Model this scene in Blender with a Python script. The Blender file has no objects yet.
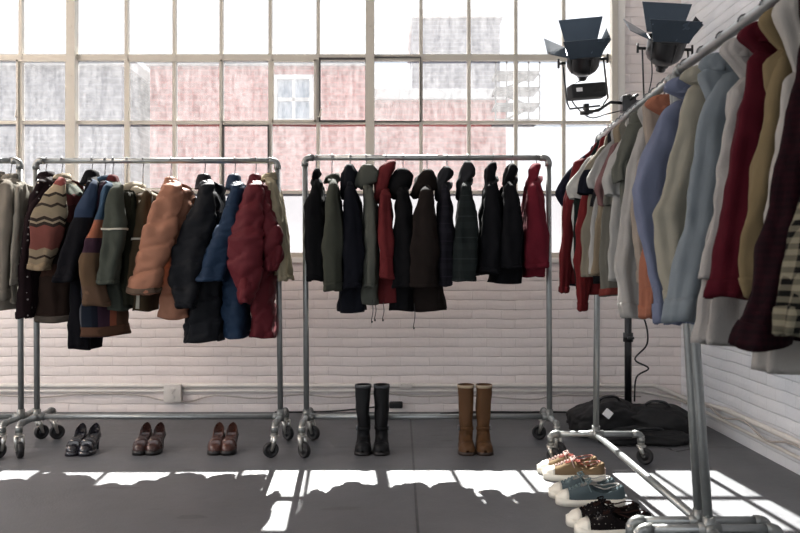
import bpy, bmesh, math, random
from mathutils import Vector, Matrix, noise
PI = math.pi
S = bpy.context.scene
COL = S.collection
H, F, HOR = 1.12, 770.0, 262.0     # eye height (m), focal length (px), horizon row

def W(px, py, d):                   # a point of the place at depth d
    return Vector(((px-400)*d/F, d, H-(py-HOR)*d/F))
def lin(c):
    return tuple(((v/255)/12.92 if v/255 <= .04045 else ((v/255+.055)/1.055)**2.4) for v in c)

# ------------------------------------------------------------------ object helpers
def obj(name, bm, mat, parent=None, smooth=True, loc=None):
    me = bpy.data.meshes.new(name)
    bmesh.ops.recalc_face_normals(bm, faces=bm.faces)
    bm.to_mesh(me); bm.free()
    if smooth:
        for p in me.polygons: p.use_smooth = True
    o = bpy.data.objects.new(name, me); COL.objects.link(o)
    for m in (mat if isinstance(mat, (list, tuple)) else [mat]): me.materials.append(m)
    if parent is not None: o.parent = parent
    if loc is not None: o.location = loc
    return o
def tag(o, label, cat, group=None):
    o['label'] = label; o['category'] = cat
    if group: o['group'] = group
    return o
def thing(name, label, cat, loc=(0,0,0), rotz=0, group=None):
    o = bpy.data.objects.new(name, None); COL.objects.link(o)
    o.empty_display_size = .05
    o.location = loc; o.rotation_euler = (0,0,rotz)
    return tag(o, label, cat, group)
def struct(name, bm, mat, parent=None, smooth=False):
    o = obj(name, bm, mat, parent, smooth)
    if parent is None: o['kind'] = 'structure'
    return o
def sharp(o, ang=35):
    me = o.data
    bm = bmesh.new(); bm.from_mesh(me)
    for e in bm.edges:
        if len(e.link_faces) == 2 and e.calc_face_angle(0) > math.radians(ang): e.smooth = False
    bm.to_mesh(me); bm.free()
    return o
def dup(root, loc, rotz=None, label=None):
    r = root.copy(); COL.objects.link(r); r.location = loc
    if rotz is not None: r.rotation_euler = (0,0,rotz)
    if label: r['label'] = label
    for ch in list(root.children):
        c = ch.copy(); COL.objects.link(c); c.parent = r
        for g in list(ch.children):
            d = g.copy(); COL.objects.link(d); d.parent = c
    return r

# ------------------------------------------------------------------ mesh helpers
def box(bm, x0, x1, y0, y1, z0, z1, bev=0):
    m = Matrix.Translation(((x0+x1)/2, (y0+y1)/2, (z0+z1)/2)) @ Matrix.Diagonal((abs(x1-x0), abs(y1-y0), abs(z1-z0), 1))
    r = bmesh.ops.create_cube(bm, size=1, matrix=m)
    if bev:
        es = list({e for v in r['verts'] for e in v.link_edges})
        bmesh.ops.bevel(bm, geom=es, offset=bev, segments=2, affect='EDGES', profile=.6)
    return bm
def tube(bm, pts, r, n=10, caps=True):
    pts = [Vector(p) for p in pts]
    rr = r if isinstance(r, (list, tuple)) else [r]*len(pts)
    rows = []; up = None
    for i, p in enumerate(pts):
        a = pts[max(i-1, 0)]; b = pts[min(i+1, len(pts)-1)]
        t = (b-a).normalized()
        if up is None:
            up = Vector((0,0,1)) if abs(t.z) < .9 else Vector((1,0,0))
        u = (up - t*up.dot(t)).normalized(); v = t.cross(u); up = u
        rows.append([bm.verts.new(p + (u*math.cos(2*PI*k/n) + v*math.sin(2*PI*k/n))*rr[i]) for k in range(n)])
    for i in range(len(rows)-1):
        for k in range(n):
            bm.faces.new((rows[i][k], rows[i][(k+1)%n], rows[i+1][(k+1)%n], rows[i+1][k]))
    if caps:
        bm.faces.new(rows[0][::-1]); bm.faces.new(rows[-1])
    return bm
def smooth_pts(pts, per=6):
    pts = [Vector(p) for p in pts]; out = []
    for i in range(len(pts)-1):
        p0 = pts[max(i-1,0)]; p1 = pts[i]; p2 = pts[i+1]; p3 = pts[min(i+2, len(pts)-1)]
        for k in range(per):
            t = k/per
            out.append(.5*((2*p1) + (p2-p0)*t + (2*p0-5*p1+4*p2-p3)*t*t + (3*p1-p0-3*p2+p3)*t**3))
    out.append(pts[-1]); return out
def lathe(bm, prof, c=(0,0,0), axis='Z', n=20):
    rows = []
    for r, h in prof:
        row = []
        for k in range(n):
            a = 2*PI*k/n; u, v = r*math.cos(a), r*math.sin(a)
            p = {'Z': (u, v, h), 'X': (h, u, v), 'Y': (u, h, v)}[axis]
            row.append(bm.verts.new(Vector(c)+Vector(p)))
        rows.append(row)
    for i in range(len(rows)-1):
        for k in range(n):
            bm.faces.new((rows[i][k], rows[i][(k+1)%n], rows[i+1][(k+1)%n], rows[i+1][k]))
    if prof[0][0] > 1e-5: bm.faces.new(rows[0][::-1])
    if prof[-1][0] > 1e-5: bm.faces.new(rows[-1])
    bmesh.ops.remove_doubles(bm, verts=bm.verts, dist=1e-6)
    return bm
def sgnpow(v, p): return math.copysign(abs(v)**p, v)

class Loft:
    """A cloth or leather tube through horizontal rings (x, y, z, a, b) with folds or quilting."""
    def __init__(s, rows, pw=2.3, fold=.01, k=5, seed=0, puff=0, nb=5, slant=.0, wr=.006, wrs=9):
        s.rows = rows; s.pw = pw; s.fold = fold; s.k = k; s.puff = puff; s.nb = nb; s.slant = slant; s.wr = wr; s.wrs = wrs; s.cr = .007; s.cz = 6
        rd = random.Random(seed); s.ph = [rd.uniform(0, 6.28) for _ in range(6)]; s.off = Vector((rd.uniform(0,50), rd.uniform(0,50), rd.uniform(0,50)))
        c = [0]
        for i in range(1, len(rows)):
            c.append(c[-1] + (Vector(rows[i][:3])-Vector(rows[i-1][:3])).length)
        s.len = c[-1]; s.c = [v/c[-1] for v in c]
    def at(s, t):
        t = min(max(t, 0), 1); c = s.c; i = 0
        while i < len(c)-2 and t > c[i+1]: i += 1
        u = (t-c[i])/max(c[i+1]-c[i], 1e-6)
        R = s.rows; p0 = R[max(i-1,0)]; p1 = R[i]; p2 = R[i+1]; p3 = R[min(i+2, len(R)-1)]
        out = []
        for q in range(5):
            h = c[i+1]-c[i]
            m1 = (p2[q]-p0[q])/max(c[i+1]-c[max(i-1,0)], 1e-6)*h
            m2 = (p3[q]-p1[q])/max(c[min(i+2,len(c)-1)]-c[i], 1e-6)*h
            sc = p2[q]-p1[q]; m1 = .4*m1+.6*sc; m2 = .4*m2+.6*sc
            out.append((2*u**3-3*u*u+1)*p1[q] + (u**3-2*u*u+u)*m1 + (-2*u**3+3*u*u)*p2[q] + (u**3-u*u)*m2)
        return out
    def P(s, th, t, off=0):
        x, y, z, a, b = s.at(t); a = max(a, .004); b = max(b, .004)
        c, n = math.cos(th), math.sin(th)
        g = 0.25 + .75*t
        m = min(a, b)
        d = s.fold*g*(math.sin(s.k*th + s.ph[0] + 2.2*t) + .6*math.sin((s.k*2-1)*th + s.ph[1] - 3*t))
        q = Vector((x + a*c, y + b*n, z))
        nz = noise.noise((q+s.off)*s.wrs) + .5*noise.noise((q+s.off)*s.wrs*2.3)
        d += s.wr*2*nz
        if s.puff:
            sv = min(1, 2.4*abs(math.sin(PI*(s.nb*t + s.slant*c + .16*nz)))); d += s.puff*(sv**.7 - .8) + .004*(.5-2.0*abs(noise.noise(q*22+s.off)))
        else:
            cq = Vector((q.x*14, q.y*14, q.z*s.cz)) + s.off
            d += s.cr*(.5-2.2*abs(noise.noise(cq)))*min(1, t*3+.25)
        d = max(-.4*m, min(.45*m if not s.puff else 1.2*m, d))
        return Vector((x + (a+d+off)*sgnpow(c, 2/s.pw), y + (b+d+off)*sgnpow(n, 2/s.pw), z + (0.3*d if s.puff else 0) + .012*math.sin(2*th+s.ph[3])*t*t*(s.fold*60)))
    def mesh(s, bm=None, ns=54, nt=48, closed=False, opentop=False, depth=.16):
        bm = bm or bmesh.new(); rows = []
        if s.puff: ns = int(ns*1.6)
        for i in range(ns+1):
            rows.append([bm.verts.new(s.P(2*PI*k/nt, i/ns)) for k in range(nt)])
        def ring(src_t, sc, dz=0):
            x, y, z, a, b = s.at(src_t)
            out = []
            for k in range(nt):
                p = s.P(2*PI*k/nt, src_t)
                out.append(bm.verts.new(Vector((x + (p.x-x)*sc, y + (p.y-y)*sc, p.z + dz))))
            return out
        if not closed:
            rows.append(ring(1, .93, .002)); rows.append(ring(max(0, 1-depth/s.len), .86))
        if opentop:
            rows.insert(0, ring(0, .93)); rows.insert(0, ring(min(1, depth/s.len), .86))
        for i in range(len(rows)-1):
            for k in range(nt):
                bm.faces.new((rows[i][k], rows[i][(k+1)%nt], rows[i+1][(k+1)%nt], rows[i+1][k]))
        for row, f in ((rows[0], 1), (rows[-1], -1)):
            cen = sum((v.co for v in row), Vector())/nt
            c = bm.verts.new(cen)
            for k in range(nt): bm.faces.new((row[k], row[(k+1)%nt], c))
        return bm
    def patch(s, th0, th1, t0, t1, off=.004, nt=None, ns=None, bm=None):
        bm = bm or bmesh.new(); full = abs(th1-th0) >= 2*PI-.01
        nt = nt or max(4, int(abs(th1-th0)/(2*PI)*44)); ns = ns or max(3, int((t1-t0)*36))
        out = []; inn = []
        for i in range(ns+1):
            t = t0 + (t1-t0)*i/ns
            out.append([bm.verts.new(s.P(th0+(th1-th0)*k/nt, t, off)) for k in range(nt + (0 if full else 1))])
            inn.append([bm.verts.new(s.P(th0+(th1-th0)*k/nt, t, -.003)) for k in range(nt + (0 if full else 1))])
        n = nt
        N = len(out[0])
        for g in (out, inn):
            for i in range(ns):
                for k in range(n): bm.faces.new((g[i][k], g[i][(k+1)%N], g[i+1][(k+1)%N], g[i+1][k]))
        for i in (0, ns):
            for k in range(n): bm.faces.new((out[i][k], out[i][(k+1)%N], inn[i][(k+1)%N], inn[i][k]))
        if not full:
            for k in (0, n):
                for i in range(ns): bm.faces.new((out[i][k], out[i+1][k], inn[i+1][k], inn[i][k]))
        return bm

# ------------------------------------------------------------------ materials
class NT:
    def __init__(s, name):
        s.m = bpy.data.materials.new(name); s.m.use_nodes = True
        s.t = s.m.node_tree; s.t.nodes.clear(); s.out = s.n('ShaderNodeOutputMaterial')
    def n(s, ty, **kw):
        nd = s.t.nodes.new(ty)
        for k, v in kw.items():
            if k.startswith('i_'): nd.inputs[k[2:].replace('_', ' ')].default_value = v
            else: setattr(nd, k, v)
        return nd
    def l(s, a, b): s.t.links.new(a, b)
    def math(s, op, a, b=None, clamp=False):
        nd = s.n('ShaderNodeMath', operation=op, use_clamp=clamp)
        for i, v in enumerate((a, b)):
            if v is None: continue
            if isinstance(v, (int, float)): nd.inputs[i].default_value = v
            else: s.l(v, nd.inputs[i])
        return nd.outputs[0]
    def mix(s, f, a, b):
        nd = s.n('ShaderNodeMix', data_type='RGBA')
        for i, v in ((0, f), (6, a), (7, b)):
            if isinstance(v, (int, float)): nd.inputs[i].default_value = v
            elif isinstance(v, tuple): nd.inputs[i].default_value = (*v[:3], 1)
            else: s.l(v, nd.inputs[i])
        return nd.outputs[2]
    def coords(s):
        tc = s.n('ShaderNodeTexCoord'); sp = s.n('ShaderNodeSeparateXYZ'); s.l(tc.outputs['Object'], sp.inputs[0])
        return tc.outputs['Object'], sp.outputs[0], sp.outputs[1], sp.outputs[2]
    def ramp(s, f, stops, interp='CONSTANT'):
        nd = s.n('ShaderNodeValToRGB'); nd.color_ramp.interpolation = interp
        el = nd.color_ramp.elements
        while len(el) < len(stops): el.new(.5)
        for e, (p, c) in zip(el, stops): e.position = p; e.color = (*c, 1)
        if isinstance(f, (int, float)): nd.inputs[0].default_value = f
        else: s.l(f, nd.inputs[0])
        return nd.outputs[0]
    def noise(s, co, sc, det=3, rough=.55):
        nd = s.n('ShaderNodeTexNoise'); nd.inputs['Scale'].default_value = sc; nd.inputs['Detail'].default_value = det; nd.inputs['Roughness'].default_value = rough
        s.l(co, nd.inputs['Vector']); return nd.outputs['Fac']

GAIN = .47
def col(c, g=None):
    q = lin(c)
    if g is None:
        m = sum(q)/3; q = tuple(v*.86+m*.14 for v in q); g = GAIN
    return tuple(min(.93, v*g) for v in q)
def fabric(name, c, pattern=None, rough=.9, trans=0.0, sheen=0, var=.12, bump=.25, bs=260, spec=.08, **kw):
    T = NT(name); co, x, y, z = T.coords()
    base = col(c)
    if pattern is None:
        cc = base
    elif pattern == 'bands':          # stops: (z from, colour) downward from the hook
        lo, hi = kw['lo'], kw['hi']
        src = {'x': x, 'y': y, 'z': z}[kw.get('axis', 'z')]
        if kw.get('zig'):
            zz = T.math('MULTIPLY', T.math('PINGPONG', T.math('ADD', y, T.math('MULTIPLY', x, 1.0)), kw.get('zp', .03)), kw['zig'])
            src = T.math('ADD', src, zz)
        f = T.math('DIVIDE', T.math('SUBTRACT', src, lo), hi-lo, clamp=True)
        cc = T.ramp(f, [(p, col(q)) for p, q in kw['stops']])
    elif pattern == 'gingham':
        sz = kw['size']; ax = T.math('ADD', x, T.math('MULTIPLY', y, kw.get('yy', 0.6)))
        fx = T.math('GREATER_THAN', T.math('PINGPONG', ax, sz), sz/2)
        fz = T.math('GREATER_THAN', T.math('PINGPONG', z, sz), sz/2)
        f = T.math('MULTIPLY', T.math('ADD', fx, fz), .5)
        cc = T.mix(f, base, col(kw['c2']))
    elif pattern == 'plaid':
        sz = kw['size']; ax = T.math('ADD', x, T.math('MULTIPLY', y, .7))
        fx = T.math('GREATER_THAN', T.math('PINGPONG', ax, sz), sz*.7)
        fz = T.math('GREATER_THAN', T.math('PINGPONG', z, sz), sz*.7)
        f = T.math('MULTIPLY', T.math('ADD', fx, fz), .5)
        cc = T.mix(f, base, col(kw['c2']))
        fl = T.math('LESS_THAN', T.math('PINGPONG', T.math('ADD', z, .01), sz), sz*.06)
        cc = T.mix(T.math('MULTIPLY', fl, .6), cc, col(kw.get('c3', kw['c2'])))
    elif pattern == 'dots':
        v = T.n('ShaderNodeTexVoronoi', feature='F1'); v.inputs['Scale'].default_value = kw['scale']; v.inputs['Randomness'].default_value = .35
        T.l(co, v.inputs['Vector'])
        f = T.math('LESS_THAN', v.outputs['Distance'], kw['r'])
        cc = T.mix(f, base, col(kw['c2']))
    nz = T.noise(co, 9, 4)
    f = T.math('MULTIPLY_ADD', nz, var*2); 
    T.t.nodes[f.node.name].inputs[2].default_value = 1-var
    mul = T.n('ShaderNodeMix', data_type='RGBA', blend_type='MULTIPLY'); mul.inputs[0].default_value = 1
    if isinstance(cc, tuple): mul.inputs[6].default_value = (*cc, 1)
    else: T.l(cc, mul.inputs[6])
    cmb = T.n('ShaderNodeCombineColor'); [T.l(f, cmb.inputs[i]) for i in range(3)]
    T.l(cmb.outputs[0], mul.inputs[7]); cc = mul.outputs[2]
    p = T.n('ShaderNodeBsdfPrincipled'); T.l(cc, p.inputs['Base Color']); p.inputs['Roughness'].default_value = rough
    p.inputs['Specular IOR Level'].default_value = spec
    p.inputs['Sheen Weight'].default_value = sheen; p.inputs['Sheen Roughness'].default_value = .5
    b = T.n('ShaderNodeBump'); b.inputs['Strength'].default_value = bump; b.inputs['Distance'].default_value = .004
    hb = T.math('ADD', T.math('MULTIPLY', T.noise(co, bs, 2), .4), T.math('MULTIPLY', T.noise(co, 28, 4), 1.6))
    T.l(hb, b.inputs['Height']); T.l(b.outputs[0], p.inputs['Normal'])
    if trans:
        tr = T.n('ShaderNodeBsdfTranslucent'); T.l(cc, tr.inputs[0])
        mx = T.n('ShaderNodeMixShader'); mx.inputs[0].default_value = trans
        T.l(p.outputs[0], mx.inputs[1]); T.l(tr.outputs[0], mx.inputs[2]); T.l(mx.outputs[0], T.out.inputs[0])
    else: T.l(p.outputs[0], T.out.inputs[0])
    return T.m
def solid(name, c, rough=.5, metal=0, var=.1, ns=20, spec=.5, bump=0, g=None):
    T = NT(name); co, x, y, z = T.coords(); b0 = col(c, g if max(c) > 145 or metal > .6 else .55)
    cc = T.mix(T.noise(co, ns, 4), tuple(v*(1-var) for v in b0), tuple(min(1, v*(1+var)) for v in b0))
    p = T.n('ShaderNodeBsdfPrincipled'); T.l(cc, p.inputs['Base Color']); p.inputs['Metallic'].default_value = metal
    p.inputs['Specular IOR Level'].default_value = spec
    r = T.math('MULTIPLY_ADD', T.noise(co, ns*2, 3), .2); T.t.nodes[r.node.name].inputs[2].default_value = max(0, rough-.1)
    T.l(r, p.inputs['Roughness'])
    if bump:
        b = T.n('ShaderNodeBump'); b.inputs['Strength'].default_value = bump; b.inputs['Distance'].default_value = .003
        T.l(T.noise(co, ns*3, 4), b.inputs['Height']); T.l(b.outputs[0], p.inputs['Normal'])
    T.l(p.outputs[0], T.out.inputs[0]); return T.m
def painted_brick(name, axis, c):
    T = NT(name); co, x, y, z = T.coords()
    cb = T.n('ShaderNodeCombineXYZ'); T.l(x if axis == 'x' else y, cb.inputs[0]); T.l(z, cb.inputs[1])
    wob = T.noise(co, 3, 3); wz = T.math('MULTIPLY_ADD', wob, .02); T.l(z, wz.node.inputs[2]); T.l(wz, cb.inputs[1])
    br = T.n('ShaderNodeTexBrick'); T.l(cb.outputs[0], br.inputs['Vector'])
    br.inputs['Scale'].default_value = 1; br.inputs['Brick Width'].default_value = .215; br.inputs['Row Height'].default_value = .0705
    br.inputs['Mortar Size'].default_value = .005; br.inputs['Mortar Smooth'].default_value = .9; br.inputs['Bias'].default_value = -.3
    b0 = col(c, 1)
    br.inputs['Color1'].default_value = (*b0, 1); br.inputs['Color2'].default_value = (*[v*.93 for v in b0], 1)
    br.inputs['Mortar'].default_value = (*[v*.93 for v in b0], 1)
    dirt = T.noise(co, 14, 5, .7); dm = T.math('GREATER_THAN', dirt, .70)
    cc = T.mix(T.math('MULTIPLY', dm, .35), br.outputs['Color'], tuple(v*.35 for v in b0))
    st = T.noise(co, 1.6, 4); cc = T.mix(T.math('MULTIPLY', st, .25), cc, (b0[0]*.8, b0[1]*.77, b0[2]*.74))
    p = T.n('ShaderNodeBsdfPrincipled'); T.l(cc, p.inputs['Base Color']); p.inputs['Roughness'].default_value = .55
    rw = T.math('POWER', T.math('MULTIPLY', T.math('PINGPONG', wz, .03525), 1/.03525), .35)
    hb = T.math('ADD', T.math('SUBTRACT', T.math('MULTIPLY', T.noise(co, 22, 4), .7), T.math('MULTIPLY', br.outputs['Fac'], .35)), T.math('MULTIPLY', rw, .9))
    b = T.n('ShaderNodeBump'); b.inputs['Strength'].default_value = .8; b.inputs['Distance'].default_value = .008
    T.l(hb, b.inputs['Height']); T.l(b.outputs[0], p.inputs['Normal']); T.l(p.outputs[0], T.out.inputs[0]); return T.m
def concrete(name):
    T = NT(name); co, x, y, z = T.coords()
    n1 = T.noise(co, .9, 5, .65); n2 = T.noise(co, 12, 6, .7); n3 = T.noise(co, 90, 3)
    f = T.math('ADD', T.math('MULTIPLY', n1, .6), T.math('MULTIPLY', n2, .4))
    cc = T.ramp(f, [(.3, lin((74,74,76))), (.5, lin((90,91,94))), (.72, lin((110,110,113)))], 'LINEAR')
    st = T.n('ShaderNodeTexNoise'); st.inputs['Scale'].default_value = 1; st.inputs['Detail'].default_value = 5
    mp = T.n('ShaderNodeMapping'); mp.inputs['Scale'].default_value = (2.5, 9, 1); T.l(co, mp.inputs['Vector']); T.l(mp.outputs[0], st.inputs['Vector'])
    cc = T.mix(T.math('MULTIPLY', T.math('GREATER_THAN', st.outputs['Fac'], .68), .5), cc, lin((60,60,62)))
    fl = T.math('GREATER_THAN', T.noise(co, 16, 4, .6), .74); cc = T.mix(T.math('MULTIPLY', fl, .6), cc, lin((175,172,168)))
    jx = T.math('LESS_THAN', T.math('ABSOLUTE', T.math('SUBTRACT', T.math('PINGPONG', T.math('ADD', x, -.075+30*1.0), 1.5), 0)), .006)
    jy = T.math('LESS_THAN', T.math('PINGPONG', T.math('ADD', y, -4.66+30), 1.5), .005)
    j = T.math('MAXIMUM', jx, jy); cc = T.mix(T.math('MULTIPLY', j, .75), cc, lin((38,38,40)))
    p = T.n('ShaderNodeBsdfPrincipled'); T.l(cc, p.inputs['Base Color'])
    r = T.math('MULTIPLY_ADD', n2, .35); r.node.inputs[2].default_value = .30; T.l(r, p.inputs['Roughness'])
    p.inputs['Specular IOR Level'].default_value = .35
    b = T.n('ShaderNodeBump'); b.inputs['Strength'].default_value = .25; b.inputs['Distance'].default_value = .004
    T.l(T.math('SUBTRACT', T.math('ADD', n3, T.math('MULTIPLY', n2, 2)), T.math('MULTIPLY', j, 3)), b.inputs['Height']); T.l(b.outputs[0], p.inputs['Normal'])
    T.l(p.outputs[0], T.out.inputs[0]); return T.m
def pane_mat(name, haze, tint, tcol, streak=.5):
    """Old dusty glass: clear part lets sun through, dust film scatters it."""
    T = NT(name); co, x, y, z = T.coords()
    tr = T.n('ShaderNodeBsdfTransparent'); tr.inputs[0].default_value = (*tcol, 1)
    tl = T.n('ShaderNodeBsdfTranslucent')
    mp = T.n('ShaderNodeMapping'); mp.inputs['Scale'].default_value = (9, 1, 1.2); T.l(co, mp.inputs['Vector'])
    n1 = T.noise(mp.outputs[0], 3, 5, .7); n2 = T.noise(co, 26, 5, .75)
    f = T.math('ADD', T.math('MULTIPLY', n1, .5), T.math('MULTIPLY', n2, .5))
    f = T.math('MULTIPLY', T.math('ADD', T.math('MULTIPLY', T.math('SUBTRACT', f, .5), streak*4), 1), haze, clamp=True)
    tl.inputs[0].default_value = (*tint, 1)
    mx = T.n('ShaderNodeMixShader'); T.l(f, mx.inputs[0]); T.l(tr.outputs[0], mx.inputs[1]); T.l(tl.outputs[0], mx.inputs[2])
    gl = T.n('ShaderNodeBsdfGlossy'); gl.inputs['Roughness'].default_value = .08
    m2 = T.n('ShaderNodeMixShader'); m2.inputs[0].default_value = .012
    T.l(mx.outputs[0], m2.inputs[1]); T.l(gl.outputs[0], m2.inputs[2]); T.l(m2.outputs[0], T.out.inputs[0])
    return T.m

M = {}
M['brick_x'] = painted_brick('white_painted_brick', 'x', (232,223,220))
M['brick_y'] = painted_brick('white_painted_brick_side', 'y', (226,228,232))
M['floor'] = concrete('painted_concrete')
M['steel_paint'] = solid('cream_window_paint', (196,190,178), .5, g=1, var=.06)
M['white_paint'] = solid('white_gloss_paint', (225,222,216), .4, g=1, var=.05)
M['dark_frame'] = solid('dark_putty', (88,84,82), .6, g=1)
M['plaster'] = solid('white_plaster', (215,212,208), .8, g=1, var=.03)
M['glass'] = pane_mat('dusty_glass', .037, (.97,.97,1), (.38,.39,.40), .8)
M['glass_low'] = pane_mat('frosted_glass', 1.6, (.052,.052,.056), (.8,.8,.8), .03)
M['pipe'] = solid('galvanised_pipe', (150,153,152), .38, .75, var=.2, ns=30, g=1)
M['fitting'] = solid('grey_iron_fitting', (128,130,128), .45, .7, var=.25, ns=40, g=1)
M['chrome'] = solid('zinc_caster', (190,188,182), .3, .85, g=1)
M['rubber'] = solid('black_rubber', (32,31,33), .6, g=1)
M['wire'] = solid('steel_wire', (120,120,122), .3, .9, g=1)
M['wood'] = solid('beech_wood', (176,128,84), .5, g=1)
M['black'] = solid('black_enamel', (26,27,30), .33, g=1, spec=.6)
M['blackmatte'] = solid('black_matt', (24,24,27), .7, g=1)
M['inner_door'] = solid('dark_steel_sheet', (84,98,112), .25, .6, g=1, ns=3)
M['lens'] = solid('lamp_reflector', (225,225,240), .15, .9, g=1)
M['label'] = solid('white_label', (225,225,225), .6, g=1)
M['cable'] = solid('black_cable', (22,22,24), .5, g=1)
M['conduit'] = solid('white_painted_conduit', (205,200,194), .45, g=1, var=.12)
M['dkcable'] = solid('dusty_grey_cable', (172,164,157), .7, g=1)
M['redbrick'] = None

# ------------------------------------------------------------------ the setting
YW, XR = 5.75, 2.10
def wx(px): return (px-400)*YW/F
def wz(py): return H-(py-HOR)*YW/F
SILL = wz(258); WTOP = wz(-138-65*0); WL = wx(-255); WR = wx(617)
CEIL = WTOP + .45; XL = -6.2; YB = -4.2
bm = bmesh.new(); box(bm, XL-.3, XR+.3, YB-.3, YW+.3, -.12, 0); struct('floor', bm, M['floor'])
bm = bmesh.new(); box(bm, XL-.3, XR+.3, YB-.3, YW+.3, CEIL, CEIL+.15); struct('ceiling', bm, M['plaster'])
bm = bmesh.new()
box(bm, XL-.3, XR+.3, YW, YW+.3, 0, SILL); box(bm, WR, XR+.3, YW, YW+.3, SILL, CEIL)
box(bm, XL-.3, WL, YW, YW+.3, SILL, CEIL); box(bm, WL, WR, YW, YW+.3, WTOP, CEIL)
struct('wall_back', bm, M['brick_x'])
bm = bmesh.new(); box(bm, XR, XR+.3, YB, YW, 0, CEIL); struct('wall_right', bm, M['brick_y'])
bm = bmesh.new()                     # left wall and the wall behind the camera have big openings of daylight
box(bm, XL-.3, XL, YB, YW, 0, .3); box(bm, XL-.3, XL, YB, YW, CEIL-.3, CEIL)
for y in (YB, -.9, 2.3, YW-.5): box(bm, XL-.3, XL, y, y+.35, .3, CEIL-.3)
struct('wall_left', bm, M['plaster'])
bm = bmesh.new()
box(bm, XL-.3, XR+.3, YB-.3, YB, 0, .3); box(bm, XL-.3, XR+.3, YB-.3, YB, CEIL-.3, CEIL)
for x in (XL-.3, -3.6, -1.0, 1.6): box(bm, x, x+.4, YB-.3, YB, .3, CEIL-.3)
struct('wall_front', bm, M['plaster'])

YG = YW+.03                           # glass plane
cols_ = [-255, -207, -160, -112, -64, -28, 20, 72, 126, 174, 221, 270, 318, 370, 421, 469, 516, 564, 617]
mull = {-255, 72, 370, 617}
rows_ = [258, 192, 122, 57, -8, -73, -138]
def window(n, i0, i1):
    bm = bmesh.new()
    x0, x1 = wx(cols_[i0]), wx(cols_[i1])
    for i in range(i0, i1+1):
        x = wx(cols_[i]); w = .032 if cols_[i] in mull else .0125
        if i == i1 and cols_[i] in mull and cols_[i] != 617: continue       # shared mullion belongs to the next window
        if cols_[i] == -255: x += w
        if cols_[i] == 617: x -= .022; w = .022
        box(bm, x-w, x+w, YG-.03 - (.03 if w > .02 else 0), YG+.02, SILL, WTOP)
    for j, r in enumerate(rows_):
        z = wz(r); h = .022 if r in (57, -73) else .011
        if r == 258: z += .02; h = .02
        if r == -138: z -= .02; h = .02
        box(bm, x0, x1, YG-.025, YG+.018, z-h, z+h)
    for xq in (x0+.0, ):              # rivets on the broad mullion
        for r in range(-120, 250, 49):
            box(bm, xq-.006, xq+.006, YG-.066, YG-.058, wz(r)-.006, wz(r)+.006)
    fr = struct('window_%d' % n, bm, M['steel_paint'])
    g = bmesh.new(); gl = bmesh.new()
    rd = random.Random(n)
    for i in range(i0, i1):
        for j in range(len(rows_)-1):
            xa, xb = wx(cols_[i]), wx(cols_[i+1]); za, zb = wz(rows_[j]), wz(rows_[j+1])
            b = gl if j == 0 else g
            ty = rd.uniform(-.004, .004)
            vs = [b.verts.new(v) for v in ((xa, YG+ty, za), (xb, YG-ty, za), (xb, YG-ty, zb), (xa, YG+ty, zb))]
            b.faces.new(vs)
    obj('clear_panes', g, M['glass'], fr, False); obj('frosted_panes', gl, M['glass_low'], fr, False)
    return fr
w1 = window(1, 0, 7); w2 = window(2, 7, 13); w3 = window(3, 13, 18)
def vent(parent, pl, pr, pt, pb, mat, w=.010):
    bm = bmesh.new(); a, b, c, d = wx(pl), wx(pr), wz(pb), wz(pt)
    box(bm, a, b, YG-.045, YG-.02, d-w, d); box(bm, a, b, YG-.045, YG-.02, c, c+w)
    box(bm, a, a+w, YG-.045, YG-.02, c, d); box(bm, b-w, b, YG-.045, YG-.02, c, d)
    obj('vent_frame', bm, mat, parent, False)
vent(w2, 319, 367, 58, 122, M['dark_frame'], .012); vent(w2, 223, 269, 125, 190, M['dark_frame'], .009)
vent(w2, 128, 222, 60, 190, M['steel_paint'], .014); vent(w1, 17, 68, 60, 190, M['steel_paint'], .014)
vent(w2, 272, 316, 60, 122, M['steel_paint'], .014)
vent(w3, 373, 421, 57, 122, M['dark_frame'], .006)
bm = bmesh.new()                      # two casement stays
for px, py in ((318, 117), (128, 117), (17,117)):
    tube(bm, [(wx(px), YG-.05, wz(py)), (wx(px)+.02, YG-.09, wz(py)-.01), (wx(px)+.03, YG-.09, wz(py)+.05)], .006, 6)
    if px != 17: obj('stay', bm, M['steel_paint'], w2); bm = bmesh.new()
obj('stay', bm, M['steel_paint'], w1)
bm = bmesh.new(); box(bm, WL, WR, YW-.03, YW+.0, SILL-.035, SILL+.004, .004); struct('trim_1', bm, M['white_paint'])
bm = bmesh.new(); box(bm, WR, WR+.055, YW-.022, YW, SILL, WTOP, .003); struct('trim_2', bm, M['white_paint'])

# pipework along the walls
def conduit(name, label, pts, r, mat, cat='pipe', clamps=True):
    bm = tube(bmesh.new(), pts, r, 10); o = obj(name, bm, mat); tag(o, label, cat)
    return o
zc1, zc2 = wz(385), wz(390.5)
o = conduit('conduit', 'upper white painted conduit running low along both brick walls',
        [(-6, YW-.018, zc1), (wx(652), YW-.018, zc1), (wx(660), YW-.03, zc1-.02), (XR-.04, YW-.05, zc1-.07), (XR-.03, YW-.3, zc1-.07), (XR-.03, 4.9, zc1-.02), (XR-.03, -1, zc1-.02)], .017, M['conduit'])
o = conduit('conduit', 'lower thin white painted conduit just beneath the thicker one on the walls',
        [(-6, YW-.016, zc2), (wx(640), YW-.016, zc2), (XR-.03, YW-.03, zc2-.06), (XR-.025, 4.9, zc2-.06), (XR-.025, -1, zc2-.06)], .011, M['conduit'])
pts = [(wx(x), YW-.02, wz(y)) for x, y in ((-60,398),(0,395),(40,397),(90,393),(140,395),(165,400),(190,401),(215,395),(260,398),(300,394),(340,397),(380,393),(420,396),(470,395),(530,399),(560,395),(640,396))]
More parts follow.
